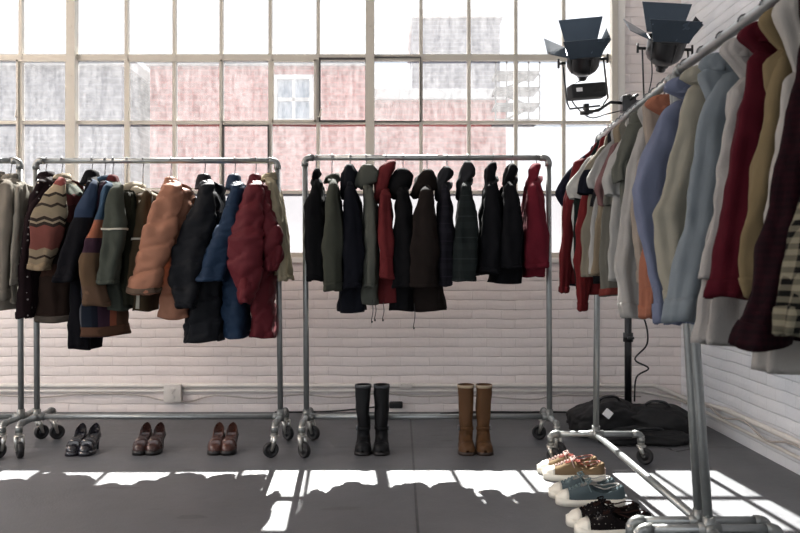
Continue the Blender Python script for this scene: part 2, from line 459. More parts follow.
o = conduit('wall_cable', 'sagging grey cable along the foot of the back wall', smooth_pts(pts, 4), .0055, M['dkcable'], 'cable')
pts = [(XR-.05, y, zc1 + dz) for y, dz in ((5.5,-.09),(5.2,-.03),(4.9,-.07),(4.6,-.03),(4.3,-.08),(4.0,-.03),(3.4,-.08))]
o = conduit('wall_cable', 'grey cable wound loosely around the pipes on the right brick wall', smooth_pts(pts, 4), .006, M['dkcable'], 'cable')
# outlet box
t = thing('outlet_box', 'white square metal outlet box on the back wall conduit', 'outlet', (wx(174.5), YW, wz(392)))
bm = box(bmesh.new(), -.065, .065, -.06, 0, -.065, .065, .008); sharp(obj('housing', bm, M['conduit'], t))
for dz in (-.025, .028):
    bm = bmesh.new(); lathe(bm, [(.018,-.066),(.018,-.059)], (0,0,dz), 'Y', 16); box(bm, -.009, -.006, -.068, -.06, dz-.006, dz+.006); box(bm, .006, .009, -.068, -.06, dz-.006, dz+.006)
    obj('socket', bm, M['conduit'], t, False)
bm = bmesh.new(); lathe(bm, [(.004,-.064),(.004,-.058)], (0,0,0), 'Y', 8); obj('screw', bm, M['dkcable'], t)
# small junction fitting in the middle
t = thing('junction_fitting', 'small white conduit fitting behind the tops of the black boots', 'pipe fitting', (wx(406), YW-.02, zc1))
bm = box(bmesh.new(), -.04, .04, -.02, .015, -.018, .018, .005); obj('body', bm, M['conduit'], t)
for s_ in (-1, 1): obj('collar', lathe(bmesh.new(), [(.02, s_*.04), (.02, s_*.055)], (0,0,0), 'X', 12), M['conduit'], t)
# plug and low cable near the black boots
t = thing('power_plug', 'black plug lying on a cable against the wall beside the black boots', 'plug', (wx(396), YW-.05, .06))
bm = box(bmesh.new(), -.05, .05, -.03, .03, -.02, .025, .01); obj('plug_body', bm, M['rubber'], t)
bm = tube(bmesh.new(), smooth_pts([(-.05,0,0),(-.3,.0,-.03),(-.55,.01,-.05),(-.9,.02,-.055)], 4), .006, 8); obj('lead', bm, M['cable'], t)
o = tag(obj('floor_cable', tube(bmesh.new(), smooth_pts([W(440,414,5.68), (wx(470),YW-.05,.01),(wx(520),YW-.06,.01), (wx(562), YW-.07,.012),(wx(590), YW-.2,.012), (1.35, 5.3,.012)], 5), .007, 8), M['cable']), 'black cable lying on the floor along the wall towards the light stand', 'cable')
o = tag(obj('wire_offcut', tube(bmesh.new(), smooth_pts([W(658,446,3.61*1.3) + Vector((0,0,-.0)), W(668,448,4.62), W(676,451,4.55), W(690,449,4.6)], 5), .004, 6), M['wire']), 'short bent piece of wire on the floor near the sandbags', 'wire')
o.location.z += 0.0

# ------------------------------------------------------------------ outside
def city_brick(name, c):
    T = NT(name); co, x, y, z = T.coords()
    cb = T.n('ShaderNodeCombineXYZ'); T.l(x, cb.inputs[0]); T.l(z, cb.inputs[1])
    br = T.n('ShaderNodeTexBrick'); T.l(cb.outputs[0], br.inputs['Vector']); br.inputs['Scale'].default_value = 1
    br.inputs['Brick Width'].default_value = .4; br.inputs['Row Height'].default_value = .14; br.inputs['Mortar Size'].default_value = .02
    b0 = lin(c); br.inputs['Color1'].default_value = (*b0,1); br.inputs['Color2'].default_value = (*[v*.8 for v in b0],1); br.inputs['Mortar'].default_value = (*[min(1,v*1.3) for v in b0],1)
    p = T.n('ShaderNodeBsdfPrincipled'); T.l(br.outputs['Color'], p.inputs['Base Color']); p.inputs['Roughness'].default_value = .9
    T.l(p.outputs[0], T.out.inputs[0]); return T.m
M['redbrick'] = city_brick('red_brick', (150,70,62)); M['greywall'] = city_brick('grey_brick', (96,96,104))
M['outwin'] = solid('distant_window_glass', (120,135,150), .8, g=1); M['outtrim'] = solid('pale_stone', (185,182,178), .7, g=1)
def building(name, label, pl, pr, pt, d, mat, wins):
    a, b = W(pl, pt, d), W(pr, pt, d)
    t = thing(name, label, 'building', (a.x, d, 0))
    w = b.x-a.x
    bm = box(bmesh.new(), 0, w, 0, 6, -4, a.z); obj('wall', bm, mat, t, False)
    bm = box(bmesh.new(), -.1, w+.1, -.15, 6, a.z, a.z+.25); obj('cornice', bm, M['outtrim'], t, False)
    for (l, r, tp, bt) in wins:
        p, q = W(l, tp, d), W(r, bt, d)
        x0, x1, z1, z0 = p.x-a.x, q.x-a.x, p.z, q.z
        bm = bmesh.new(); e = .1
        box(bm, x0-e, x1+e, -.12, .05, z1, z1+e); box(bm, x0-e, x1+e, -.16, .05, z0-e, z0); box(bm, x0-e, x0, -.12, .05, z0, z1); box(bm, x1, x1+e, -.12, .05, z0, z1)
        box(bm, x0, x1, -.08, .02, (z0+z1)/2-.04, (z0+z1)/2+.04); box(bm, (x0+x1)/2-.03, (x0+x1)/2+.03, -.08, .02, z0, z1)
        f = obj('window', bm, M['outtrim'], t, False)
        obj('pane', box(bmesh.new(), x0, x1, -.04, .02, z0, z1), M['outwin'], f, False)
    return t
building('brick_building', 'red brick building with a pale sash window seen through the middle panes', 150, 366, 66, 18, M['redbrick'], [(278,310,80,120)])
building('brick_building', 'lower red brick building seen through the right hand panes', 372, 506, 100, 19, M['redbrick'], [])
building('grey_building', 'grey building rising behind the garments at the far left panes', -160, 122, 66, 17, M['greywall'], [])
building('grey_building', 'tall hazy grey building behind the lower brick one', 412, 500, 18, 26, M['greywall'], [])
t = thing('fire_escape', 'iron fire escape on the side of the brick building outside', 'fire escape', (W(500,100,17.5).x, 17.5, 0))
for k in range(4):
    z = W(0, 72+k*16, 17.5).z
    bm = bmesh.new(); box(bm, -.1, .9, 0, .8, z-.03, z+.03)
    for q in range(5): tube(bm, [(-.1+q*.25, 0, z), (-.1+q*.25, 0, z+.3)], .02, 5)
    tube(bm, [(-.1, 0, z+.3), (.9, 0, z+.3)], .02, 5); obj('landing', bm, M['dark_frame'], t, False)
    if k < 3:
        z2 = W(0, 72+(k+1)*16, 17.5).z
        bm = bmesh.new(); tube(bm, [(0 if k%2 else .8, .4, z), (.8 if k%2 else 0, .4, z2)], .03, 5); obj('stair', bm, M['dark_frame'], t, False)
bm = bmesh.new(); box(bm, -40, 40, YW+.6, 60, -4.3, -4); o = struct('street_ground', bm, M['greywall']) 

# ------------------------------------------------------------------ racks
PR = .0168
def caster(parent, x, y, ang, zbar):
    """elbow, plate, fork and wheel under the end of a foot bar"""
    bm = bmesh.new()
    tube(bm, [(x, y, zbar-.01), (x, y, zbar-.06)], .019, 12)
    lathe(bm, [(.0,-.0),(.027,0),(.027,.006),(.0,.006)], (x, y, zbar-.068), 'Z', 14)
    ca, sa = math.cos(ang), math.sin(ang); off = .022
    cx, cy = x+ca*off, y+sa*off
    nx, ny = -sa, ca
    for s_ in (-1, 1):
        p0 = Vector((x+nx*.017*s_, y+ny*.017*s_, zbar-.066)); p1 = Vector((cx+nx*.019*s_, cy+ny*.019*s_, .043))
        tube(bm, [p0, p0+(p1-p0)*.3+Vector((0,0,-.002)), p1], [.015,.014,.008], 8)
    tube(bm, [Vector((cx,cy,.045))-Vector((nx,ny,0))*.024, Vector((cx,cy,.045))+Vector((nx,ny,0))*.024], .006, 8)
    c = obj('caster', bm, M['chrome'], parent)
    bm = bmesh.new(); lathe(bm, [(.0,-.014),(.018,-.014),(.018,-.011),(.03,-.011),(.032,-.015),(.041,-.015),(.045,-.009),(.045,.009),(.041,.015),(.032,.015),(.03,.011),(.018,.011),(.018,.014),(0,.014)], (0,0,0), 'X', 28)
    R = Matrix.Translation((cx, cy, .045)) @ Matrix.Rotation(ang+PI/2, 4, 'Z'); bmesh.ops.transform(bm, matrix=R, verts=bm.verts)
    obj('wheel', bm, M['rubber'], c)
def arc_elbow(bm, c, a, b, r=.03, tr=.0192):
    """c corner, a and b unit directions leaving it"""
    c, a, b = Vector(c), Vector(a), Vector(b); pts = []
    for k in range(7):
        t = k/6*PI/2
        pts.append(c + a*r*(1-math.sin(t)) + b*r*(1-math.cos(t)))
    pts = [c+a*(r+.022)] + pts + [c+b*(r+.022)]
    tube(bm, pts, [tr+.002, tr+.002] + [tr]*(len(pts)-4) + [tr+.002, tr+.002], 14)
def rack(label, A, B, At, Bt, u, zb, ht, foot=.25, angs=(0,0,0,0), flip_elbow=True):
    """A,B: the feet of both posts; At,Bt: their tops (x,y). u: the foot bar's direction."""
    A, B, At, Bt = [Vector((*v, 0)) for v in (A, B, At, Bt)]; u = Vector((*u, 0)).normalized()
    t = thing('garment_rack', label, 'clothes rack', (A+B)/2)
    o0 = (A+B)/2
    Z = Vector((0,0,1)); w = (Bt-At).normalized()
    L = [A-o0, B-o0]; T_ = [At-o0, Bt-o0]
    for i in (0, 1):
        obj('post', tube(bmesh.new(), [L[i]+Z*zb, T_[i]+Z*(ht-.03)], PR, 16), M['pipe'], t)
        bm = bmesh.new(); d = w if i == 0 else -w
        arc_elbow(bm, T_[i]+Z*ht, d, -Z); obj('elbow_fitting', bm, M['fitting'], t)
        bm = bmesh.new(); e0, e1 = L[i]-u*foot, L[i]+u*foot
        tube(bm, [e0+Z*zb+u*.02, e1+Z*zb-u*.02], PR, 16); obj('foot_bar', bm, M['pipe'], t)
        bm = bmesh.new(); tube(bm, [L[i]+Z*(zb-.024), L[i]+Z*(zb+.045)], .0225, 14); tube(bm, [L[i]+Z*zb-u*.04, L[i]+Z*zb+u*.04], .0225, 14)
        tube(bm, [L[i]+Z*zb, L[i]+Z*zb+d*.045], .0225, 14); obj('tee_fitting', bm, M['fitting'], t)
        for k, (e, s_) in enumerate(((e0, 1), (e1, -1))):
            bm = bmesh.new(); arc_elbow(bm, e+Z*zb, u*s_, -Z, .024); obj('elbow_fitting', bm, M['fitting'], t)
            caster(t, e.x, e.y, angs[i*2+k], zb)
    obj('top_rail', tube(bmesh.new(), [T_[0]+Z*ht+w*.03, T_[1]+Z*ht-w*.03], PR, 16), M['pipe'], t)
    obj('base_rail', tube(bmesh.new(), [L[0]+Z*zb, L[1]+Z*zb], PR, 16), M['pipe'], t)
    return t
YR = 4.64
def rx(px, d=YR): return (px-400)*d/F
ZB, ZT = .188, 1.730
rack('grey steel pipe rack cut off by the left edge, holding beige coats', (rx(-222),YR), (rx(21),YR), (rx(-222),YR), (rx(20),YR), (0,1), ZB, ZT, .22, (2.4,1.0,-1.9,.9))
rack('grey steel pipe rack of colourful winter coats on the left', (rx(37),YR), (rx(280.5),YR), (rx(36),YR), (rx(277.5),YR), (0,1), ZB, ZT, .22, (-.9,.6,3.6,-.8))
rack('grey steel pipe rack of dark jackets in the middle', (rx(306.5),YR), (rx(549.5),YR), (rx(305),YR), (rx(548.5),YR), (0,1), ZB, ZT+.018, .22, (-.8,-.6,-1.0,2.9))
rack('steel pipe rack holding tee shirts and pale shirts, in front of the light stand', (1.088,4.275), (1.103,2.84), (1.10,4.275), (1.01,2.84), (1,0), .165, 1.80, .25, (-.8,-.6,.5,-.6))
rack('nearest steel pipe rack, cut off by the right edge', (1.105,2.755), (1.08,1.25), (.990,2.755), (.955,1.25), (1,0), .165, 1.80, .25, (-.8,-.6,.5,-.6))
def railX(d): return 1.10-.0627*(4.275-d) if d > 2.8 else .990-.0233*(2.755-d)

# ------------------------------------------------------------------ garments
def hanger(label, R, u, drop, rad, half=.17, q0=-1, group=None):
    """R: point on the rail axis"""
    t = thing('clothes_hanger', label, 'hanger', R, 0, group)
    ux, uy = u; pts = []
    for k in range(9):
        a = -.9 + k/8*(PI+.9)
        pts.append((ux*math.cos(a)*rad, uy*math.cos(a)*rad, math.sin(a)*rad))
    pts = pts[::-1]; pts.append((0, 0, -rad-.02)) if False else None
    pts = pts + [(ux*.004, uy*.004, -rad-.018), (0, 0, -rad-.035), (0, 0, -drop-.01)]
    obj('hook', tube(bmesh.new(), pts, .0029, 7), M['wire'], t)
    pts = [(ux*half*q, uy*half*q, -drop-.026-.05*abs(q)**1.3) for q in [q0+(1-q0)*i/16 for i in range(17)]]
    obj('shoulder_bar', tube(bmesh.new(), pts, [.006+.004*(1-abs(i/8-1)) for i in range(17)], 8), M['wood'], t)
    return t

def buttons(L, th, ts, mat, parent, r=.008):
    for t_ in ts:
        p = L.P(th, t_, .007); q = L.P(th, t_, -.01); n = (p-q).normalized()
        bm = tube(bmesh.new(), [p-n*.004, p+n*.002], r, 10); obj('button', bm, mat, parent)

def collar_mesh(c, ax, ay, prof, gap, gh, seed=0, thick=.003, wob=.004):
    """profile [(scale, z)] swept round the neck, open at angle gap"""
    bm = bmesh.new(); n = 30; grid = []
    for i in range(n+1):
        th = gap + gh + (2*PI-2*gh)*i/n; row = []
        e = abs(2*i/n-1)
        for (s_, z) in prof:
            w = noise.noise(Vector((math.cos(th)*2+seed, math.sin(th)*2, z*20)))*wob
            row.append(Vector(c)+Vector(((ax*s_+w)*math.cos(th), (ay*s_+w)*math.sin(th), z*(1-.25*e*e)-.02*e*e)))
        grid.append(row)
    vs = [[bm.verts.new(p) for p in r] for r in grid]
    for i in range(n):
        for j in range(len(prof)-1): bm.faces.new((vs[i][j], vs[i+1][j], vs[i+1][j+1], vs[i][j+1]))
    bmesh.ops.recalc_face_normals(bm, faces=bm.faces)
    bmesh.ops.solidify(bm, geom=bm.faces[:], thickness=thick)
    return bm

SN = [0]
def finish(t, body, sleeves, o0, spec, front_th):
    m = spec['mat']; sm = spec.get('smat', m); tr = spec.get('trim', m)
    obj('torso', body.mesh(), m, t)
    for s_ in sleeves:
        so = obj('sleeve', s_.mesh(nt=34, ns=46), sm, t)
        cf = spec.get('cuff')
        if cf: obj('cuff', s_.patch(0, 2*PI, 1-cf/s_.len, .995, .004), spec.get('cmat', sm), so)
        if spec.get('piping'): 
            q = spec['piping']; obj('piping', s_.patch(0, 2*PI, q, q+.018, .007, ns=3), spec['pmat'], so)
    if spec.get('placket', True):
        obj('placket', body.patch(front_th-.12, front_th+.12, .16, .985, .004, nt=4), spec.get('plmat', tr), t)
    if spec.get('buttons'): buttons(body, front_th, [.2+.13*i for i in range(spec['buttons'])], spec.get('bmat', M['rubber']), t)
    if spec.get('pockets'):
        for dth in (-.75, .75): obj('pocket', body.patch(front_th+dth-.35, front_th+dth+.35, .62, .82, .006), m, t)
    if spec.get('hem'): obj('hem_band', body.patch(0, 2*PI, 1-spec['hem']/body.len, .995, .003), tr, t)

def side_garment(label, group, spec, hx, body, sleeve, yaw=0, cat='jacket', name='jacket', R=None):
    """garment on a rail running left-right: shoulders point to and from the camera"""
    SN[0] += 1; seed = SN[0]
    zr = ZT if spec.get('rack', 0) == 0 else ZT+.018
    hook = Vector((rx(hx), YR, zr)); DB = 4.50; DS = 4.38 + spec.get('ds', 0)
    t = thing(name, label, cat, hook, 0, group)
    rows = []; z0 = W(0, body[0][0], DB).z
    x0 = (( body[0][1]+body[0][2])/2-400)*DB/F
    k = .6
    rows.append((hook.x, YR, z0+.0, .028, .04))
    bt = spec.get('bt', .2)*.76; YC = YR-.05
    rows.append((hook.x*.5+x0*.5, YR-.02, z0-.03, .034, .085))
    for i, (py, l, r) in enumerate(body):
        z = W(0, py, DB).z - (.06 if i == 0 else 0)
        a = (r-l)/2*DB/F; x = ((l+r)/2-400)*DB/F
        b = bt if i == 0 else bt+.02*i/len(body)-(.03 if i==len(body)-1 else 0)
        rows.append((x, YC, z, a, b))
    pf = spec.get('puff', 0)
    rows = [(x-hook.x, y-hook.y, z-hook.z, a, b) for x, y, z, a, b in rows]
    B = Loft(rows, pw=2.5, fold=spec.get('fold', .008), k=3+seed%3, seed=seed, puff=pf, nb=spec.get('nb', 6), slant=spec.get('slant', .3), wr=spec.get('wr', .005))
    sl = []
    for far in (0, 1):
        rows = []
        for i, (py, l, r) in enumerate(spec.get('sleeve2', sleeve) if far else sleeve):
            p = W((l+r)/2, py, DS); a = (r-l)/2*DS/F
            yy = YC-bt+.005-.03*min(i, 2)+spec.get('ds', 0); b = .05 if i else .03
            if pf: b += .012
            if far: yy = YC+bt-.03+.01*min(i,2) if 'sleeve2' not in spec else yy+.05

            rows.append((p.x-hook.x, yy-YR, p.z-hook.z, a*(.8 if far else 1), b))
        r0 = rows[0]; rows[0] = (r0[0], r0[1], r0[2]-.01, *r0[3:]); rows.insert(0, (r0[0], r0[1]+(.03 if not far else -.03), r0[2]+.015, r0[3]*.6, .022)); rows.insert(0, (r0[0]*.7, r0[1]+(.06 if not far else -.06), r0[2]+.03, r0[3]*.25, .012))
        sl.append(Loft(rows, pw=2.2, fold=spec.get('fold', .008)*.8, k=3, seed=seed+40+far, puff=pf*.9, nb=spec.get('nbs', 5), slant=spec.get('slant', .3), wr=spec.get('wr', .005)))
    finish(t, B, sl, hook, spec, spec.get('front', PI*.9 if hx < 400 else .1))
    # collar or hood
    cm = spec.get('lining', spec['mat'])
    nz = z0-hook.z
    if spec.get('collar'):
        obj('collar', collar_mesh((0,0,nz-.012), .036, .05, [(1,-.0),(1.05,.028),(1.25,.03),(1.5,-.012)], spec.get('front', PI if hx<400 else 0), .35, seed), spec.get('cmat2', spec['mat']), t)
    if spec.get('stand'):
        st = Loft([(0,0,nz+.034,.016,.03),(0,0,nz+.026,.032,.045),(0,-.004,nz-.0,.038,.058),(0,-.008,nz-.035,.046,.085),(0,-.01,nz-.062,.052,.108)], fold=.004, k=3, seed=seed, wr=.004)
        obj('collar', st.mesh(ns=14, nt=26, closed=True), spec.get('cmat2', spec['mat']), t)
    if spec.get('hood'):
        rows = []; hs = spec['hood']; hd = 4.54
        for i, (py, l, r) in enumerate(hs):
            p = W((l+r)/2, py, hd); a = (r-l)/2*hd/F
            rows.append((p.x-hook.x, hd+.03-YR, p.z-hook.z, a, .065 if 0 < i < len(hs)-1 else .05))
        r0 = rows[0]; rows.insert(0, (r0[0], r0[1], r0[2]+.006, r0[3]*.75, .03)); r1 = rows[-1]; rows.append((r1[0], r1[1], r1[2]-.008, r1[3]*.6, .03))
        Hd = Loft(rows, pw=2.6, fold=.008, k=3, seed=seed+7, wr=.006, wrs=14)
        ho = obj('hood', Hd.mesh(ns=16, nt=26, closed=True), spec.get('hmat', spec['mat']), t)
        if spec.get('lining'):
            a0 = spec.get('lin_th', -PI/2); obj('hood_lining', Hd.patch(a0-.5, a0+.5, .3, .8, .003), spec['lining'], ho)
    if spec.get('fleece'):
        bm = bmesh.new(); pts = []
        for i in range(17):
            th = 2*PI*i/16
            pts.append((.065*math.cos(th) + .01, .10*math.sin(th), nz-.035 + .03*math.cos(th)*(1 if spec['fleece'] > 0 else -1)))
        tube(bm, pts, .030, 12, False)
        for v in bm.verts:
            v.co += Vector((noise.noise(v.co*60), noise.noise(v.co*60+Vector((9,0,0))), noise.noise(v.co*60+Vector((0,9,0)))))*.008
        obj('fleece_collar', bm, M['fleece'], t)
    if spec.get('cords'):
        for cx, cy, ln in spec['cords']:
            p = W(cx, cy, 4.44)-hook
            bm = tube(bmesh.new(), smooth_pts([p, p+Vector((.006,0,-ln*.5)), p+Vector((-.004,0,-ln))], 4), .0022, 6); lathe(bm, [(0,-ln-.012),(.005,-ln-.01),(.005,-ln),(0,-ln)], p, 'Z', 8)
            obj('cord', bm, M['cable'], t)
    hanger(spec.get('hl', 'steel hook of the hanger') , hook, (0,1), zr-z0-.01, PR+.004, .10)
    return t, B, sl

def front_garment(label, group, spec, d, body, sleeve, hem, cat='shirt', name='shirt', neck=.048):
    """garment on the right-hand rails, seen from its flat side; body: (py, left px), sleeve: (py, left px, right px)"""
    SN[0] += 1; seed = SN[0]
    X = railX(d); hook = Vector((X, d, 1.80)); t = thing(name, label, cat, hook, 0, group)
    z0 = -neck; th = spec.get('th', .042)
    rows = [(0, 0, z0, .045, .03), (.01, 0, z0-.016, .08, .034), (.03, 0, z0-.038, .105, .038)]
    for i, (py, l) in enumerate(body):
        p = W(l, py, d)-hook
        if p.z > z0-.05: continue
        rr = min(.225, .07+1.1*(z0-p.z))
        rows.append(((p.x+rr)/2, 0, p.z, (rr-p.x)/2, th*(.75+.35*i/len(body))))
    B = Loft(rows, pw=2.6, fold=spec.get('fold', .007), k=7+seed%3, seed=seed, wr=spec.get('wr', .005), wrs=7)
    sl = []
    for right in (0, 1):
        rows = []
        for i, (py, l, r) in enumerate(sleeve):
            p = W((l+r)/2, py, d-.02); a = (r-l)/2*d/F; x = p.x-X
            if p.z-hook.z > z0-.045: continue
            if right: x = min(-x, .26)
            rows.append((x, (-.015 if not right else .0), p.z-hook.z, a, .036 if rows else .025))
        r0 = rows[0]; rows.insert(0, (r0[0]*.8, 0, r0[2]+.02, r0[3]*.6, .018)); rows.insert(0, (r0[0]*.5, 0, r0[2]+.035, r0[3]*.3, .012))
        sl.append(Loft(rows, pw=2.2, fold=.006, k=4, seed=seed+60+right, wr=spec.get('wr', .005), wrs=8))
    finish(t, B, sl, hook, spec, -PI/2)
    if spec.get('collar', True):
        obj('collar', collar_mesh((.008,0,z0-.03), .038, .030, [(1,0),(1.05,.026),(1.18,.028),(1.5,-.014)] if spec.get('collar', 1) == 1 else [(1.1,-.01),(1.0,.008),(1.12,.008)], -PI/2, .3, seed), spec.get('cmat2', spec['mat']), t)
    hanger(spec.get('hl', 'steel hanger hook'), hook, (1,0), neck+.012, PR+.004, .09, -.1)
    return t, B, sl

def Fb(n, c, *a, **k):
    M[n] = fabric(n, c, *a, **k); return M[n]
Fb('fleece', (238,226,196), trans=.15, bump=1.0, bs=120)
G0 = 'coats on the left rack'; G1 = 'jackets on the middle rack'; G2 = 'tops on the rack in front of the light stand'; G3 = 'shirts on the nearest rack'; G4 = 'coats on the rack cut off at the left'
cream = Fb('cream_piping', (232,226,206))
def HL(what): return 'steel hook of the hanger that holds the %s' % what

# far left rack
side_garment('beige trench coat at the left edge, on the rack cut off by the photo', G4, dict(mat=Fb('beige_gabardine', (172,162,146), trans=.12), collar=1, buttons=4, pockets=1, cuff=.06, hl=HL('beige trench coat at the left edge')), -4,
    [(172,-12,4),(200,-20,12),(250,-22,12),(310,-26,12)], [(182,-6,6),(215,-14,10),(270,-16,10),(300,-14,8)], cat='coat', name='trench_coat')
side_garment('thin pale cream coat against the post of the rack cut off at the left', G4, dict(mat=Fb('pale_cream_cloth', (192,184,168), trans=.2), collar=1, cuff=.04, bt=.17, hl=HL('thin pale cream coat')), 11,
    [(174,8,14),(200,11,19),(250,12,20),(303,10,20)], [(185,8,14),(230,10,17),(285,10,16)], cat='coat', name='overcoat')

# left rack
side_garment('dark maroon coat with small white dots, first on the left coat rack', G0, dict(mat=Fb('dotted_cloth', (48,33,36), 'dots', c2=(205,195,190), scale=24, r=.13), collar=1, cuff=.04, ds=.05, hl=HL('dotted maroon coat')), 46,
    [(172,39,50),(200,30,46),(260,26,42),(318,24,38)], [(182,36,47),(215,24,38),(270,21,32),(318,19,30)], cat='coat', name='overcoat')
blk = dict(lo=-.85, hi=-.05, stops=[(0,(176,152,118)),(.30,(158,140,112)),(.335,(70,56,48)),(.35,(158,140,112)),(.40,(138,76,66)),(.56,(60,50,44)),(.585,(170,152,124)),(.60,(60,50,44)),(.625,(162,146,118)),(.70,(66,56,48)),(.72,(162,146,118)),(.78,(60,52,46)),(.80,(196,176,142)),(.86,(160,78,70)),(.93,(190,168,136))], zig=.35, zp=.045)
blt = dict(lo=-.85, hi=-.05, stops=[(0,(62,46,38)),(.2,(84,56,44)),(.3,(56,44,38)),(.5,(62,50,44)),(.6,(112,58,54)),(.72,(140,66,64)),(.80,(126,132,118)),(.88,(196,180,150)),(.91,(80,66,56)),(.925,(200,184,156))], zig=.25, zp=.05)
side_garment('blanket-patterned tan coat with red and dark geometric bands', G0, dict(mat=Fb('blanket_body', (62,50,44), 'bands', bump=.5, **blt), smat=Fb('blanket_wool', (190,170,135), 'bands', bump=.5, **blk), collar=1, cuff=.03, hem=.04, trim=Fb('taupe_wool', (118,106,94)), placket=True, hl=HL('blanket-patterned coat')), 62,
    [(174,56,68),(195,50,76),(240,44,72),(322,33,66)], [(180,50,60),(200,40,64),(216,33,67),(245,31,60),(270,29,50)], cat='coat', name='overcoat')
bs = dict(lo=-.75, hi=0, stops=[(0,(24,24,30)),(.52,(58,76,104))])
side_garment('denim blue and black jacket with a dark collar beside the blanket coat', G0, dict(mat=Fb('black_nylon', (24,24,30)), smat=Fb('blue_black_panels', (58,76,104), 'bands', **bs), stand=1, cuff=.04, ds=-.01, hl=HL('blue and black jacket')), 92,
    [(173,88,98),(200,80,98),(250,72,92),(349,68,92)], [(182,84,93),(210,76,92),(240,66,88),(282,54,76)])
ps = dict(lo=-.9, hi=-.05, axis='z', stops=[(0,(120,92,70)),(.18,(118,92,66)),(.40,(72,46,62)),(.50,(176,104,72)),(.62,(62,92,118))])
pbs = dict(lo=-.17, hi=.17, axis='x', stops=[(0,(172,96,66)),(.14,(104,106,114)),(.32,(36,44,58)),(.5,(30,34,48)),(.60,(74,48,66)),(.76,(168,90,60)),(.85,(104,74,56))])
side_garment('long patchwork coat with blue, rust and purple sleeve panels', G0, dict(mat=Fb('patchwork_body', (120,92,70), 'bands', **pbs), smat=Fb('patchwork_sleeve', (120,92,70), 'bands', **ps), hem=.06, trim=Fb('rust_brown_border', (112,78,58)), collar=1, cmat2=Fb('denim_collar', (62,92,118)), cuff=.03, ds=-.03, hl=HL('patchwork coat')), 105,
    [(176,100,109),(210,92,110),(262,78,114),(336,66,122)], [(184,99,107),(215,94,106),(244,85,103),(262,78,100),(306,84,108)], cat='coat', name='overcoat')
side_garment('grey-green jacket with cream piping round the sleeve and a maroon lined neck', G0, dict(mat=Fb('grey_green_wool', (84,90,80)), plmat=cream, piping=.50, pmat=cream, cuff=.02, stand=1, cmat2=Fb('maroon_lining', (118,48,50)), ds=-.05, hl=HL('grey-green piped jacket')), 113,
    [(178,108,119),(205,108,126),(250,108,128),(310,108,128)], [(186,107,119),(212,104,123),(238,103,126),(284,96,117)])
side_garment('dark olive parka with a thick cream fleece collar', G0, dict(mat=Fb('dark_olive', (58,58,44)), fleece=1, ds=.06, hl=HL('dark olive parka with cream fleece')), 127,
    [(184,121,133),(215,120,138),(260,121,140),(306,118,138)], [(192,122,132),(230,122,138),(290,122,136)], cat='parka', name='parka')
side_garment('brown-olive shearling coat with cream collar and cream sleeve piping, next to the salmon puffer', G0, dict(mat=Fb('brown_suede', (88,72,50)), fleece=-1, plmat=cream, piping=.52, pmat=cream, front=-PI/2, ds=.02, hl=HL('brown-olive shearling')), 143,
    [(186,137,150),(215,136,152),(260,132,154),(311,130,150)], [(192,137,148),(225,134,148),(260,131,146),(292,128,142)], cat='coat', name='shearling_coat')
sal = Fb('salmon_nylon', (214,146,112), rough=.6, trans=.12, bump=.5)
side_garment('salmon orange puffer jacket, bulkiest on the left rack', G0, dict(mat=sal, puff=.016, nb=5, nbs=5, slant=.2, cuff=.035, cmat=Fb('grey_knit_cuff', (128,104,86)), stand=1, bt=.21, wr=.01, ds=-.03, hl=HL('salmon puffer')), 171,
    [(180,164,186),(205,166,192),(250,164,192),(318,158,190)], [(184,162,178),(205,152,180),(232,144,176),(262,136,168),(294,129,158)], cat='puffer jacket', name='puffer_jacket')
nyl = dict(rough=.62, sheen=0, bump=.6, spec=.12)
side_garment('shiny black puffer jacket between the salmon and the blue one', G0, dict(mat=Fb('black_puffer', (34,36,42), **nyl), puff=.011, nb=8, nbs=6, slant=.2, stand=1, cuff=.03, wr=.01, bt=.2, hl=HL('black puffer')), 205,
    [(177,200,212),(210,196,218),(260,194,222),(342,180,220)], [(183,200,212),(215,188,214),(250,172,206),(280,170,200),(308,176,196)], cat='puffer jacket', name='puffer_jacket')
side_garment('navy blue puffer jacket with a narrow sleeve beside the red one', G0, dict(mat=Fb('blue_puffer', (38,66,98), **nyl), puff=.009, nb=9, nbs=7, slant=.2, stand=1, cuff=.03, ds=-.02, wr=.008, hl=HL('blue puffer')), 235,
    [(177,230,241),(210,228,246),(260,222,248),(338,222,246)], [(184,229,241),(215,220,240),(250,206,233),(281,198,222)], cat='puffer jacket', name='puffer_jacket')
side_garment('dark red puffer jacket with a wide bulging sleeve', G0, dict(mat=Fb('red_puffer', (122,32,44), **nyl), puff=.016, nb=6, nbs=5, slant=.4, stand=1, wr=.010, bt=.21, ds=-.05, sleeve2=[(188,256,266),(210,256,275),(235,258,283),(255,260,284),(271,264,277)], hl=HL('red puffer')), 256,
    [(177,251,261),(210,250,272),(250,250,276),(300,250,272),(338,250,274)], [(184,247,260),(208,238,264),(240,231,264),(268,231,263),(290,237,257),(304,243,250)], cat='puffer jacket', name='puffer_jacket')
side_garment('slim cream jacket at the right end of the left rack', G0, dict(mat=Fb('cream_cloth', (214,200,164), trans=.2), collar=1, bt=.18, cuff=.03, ds=.03, hl=HL('slim cream jacket')), 269,
    [(173,265,273),(200,267,279),(240,272,284),(276,275,285)], [(182,266,274),(220,270,281),(281,277,287)])

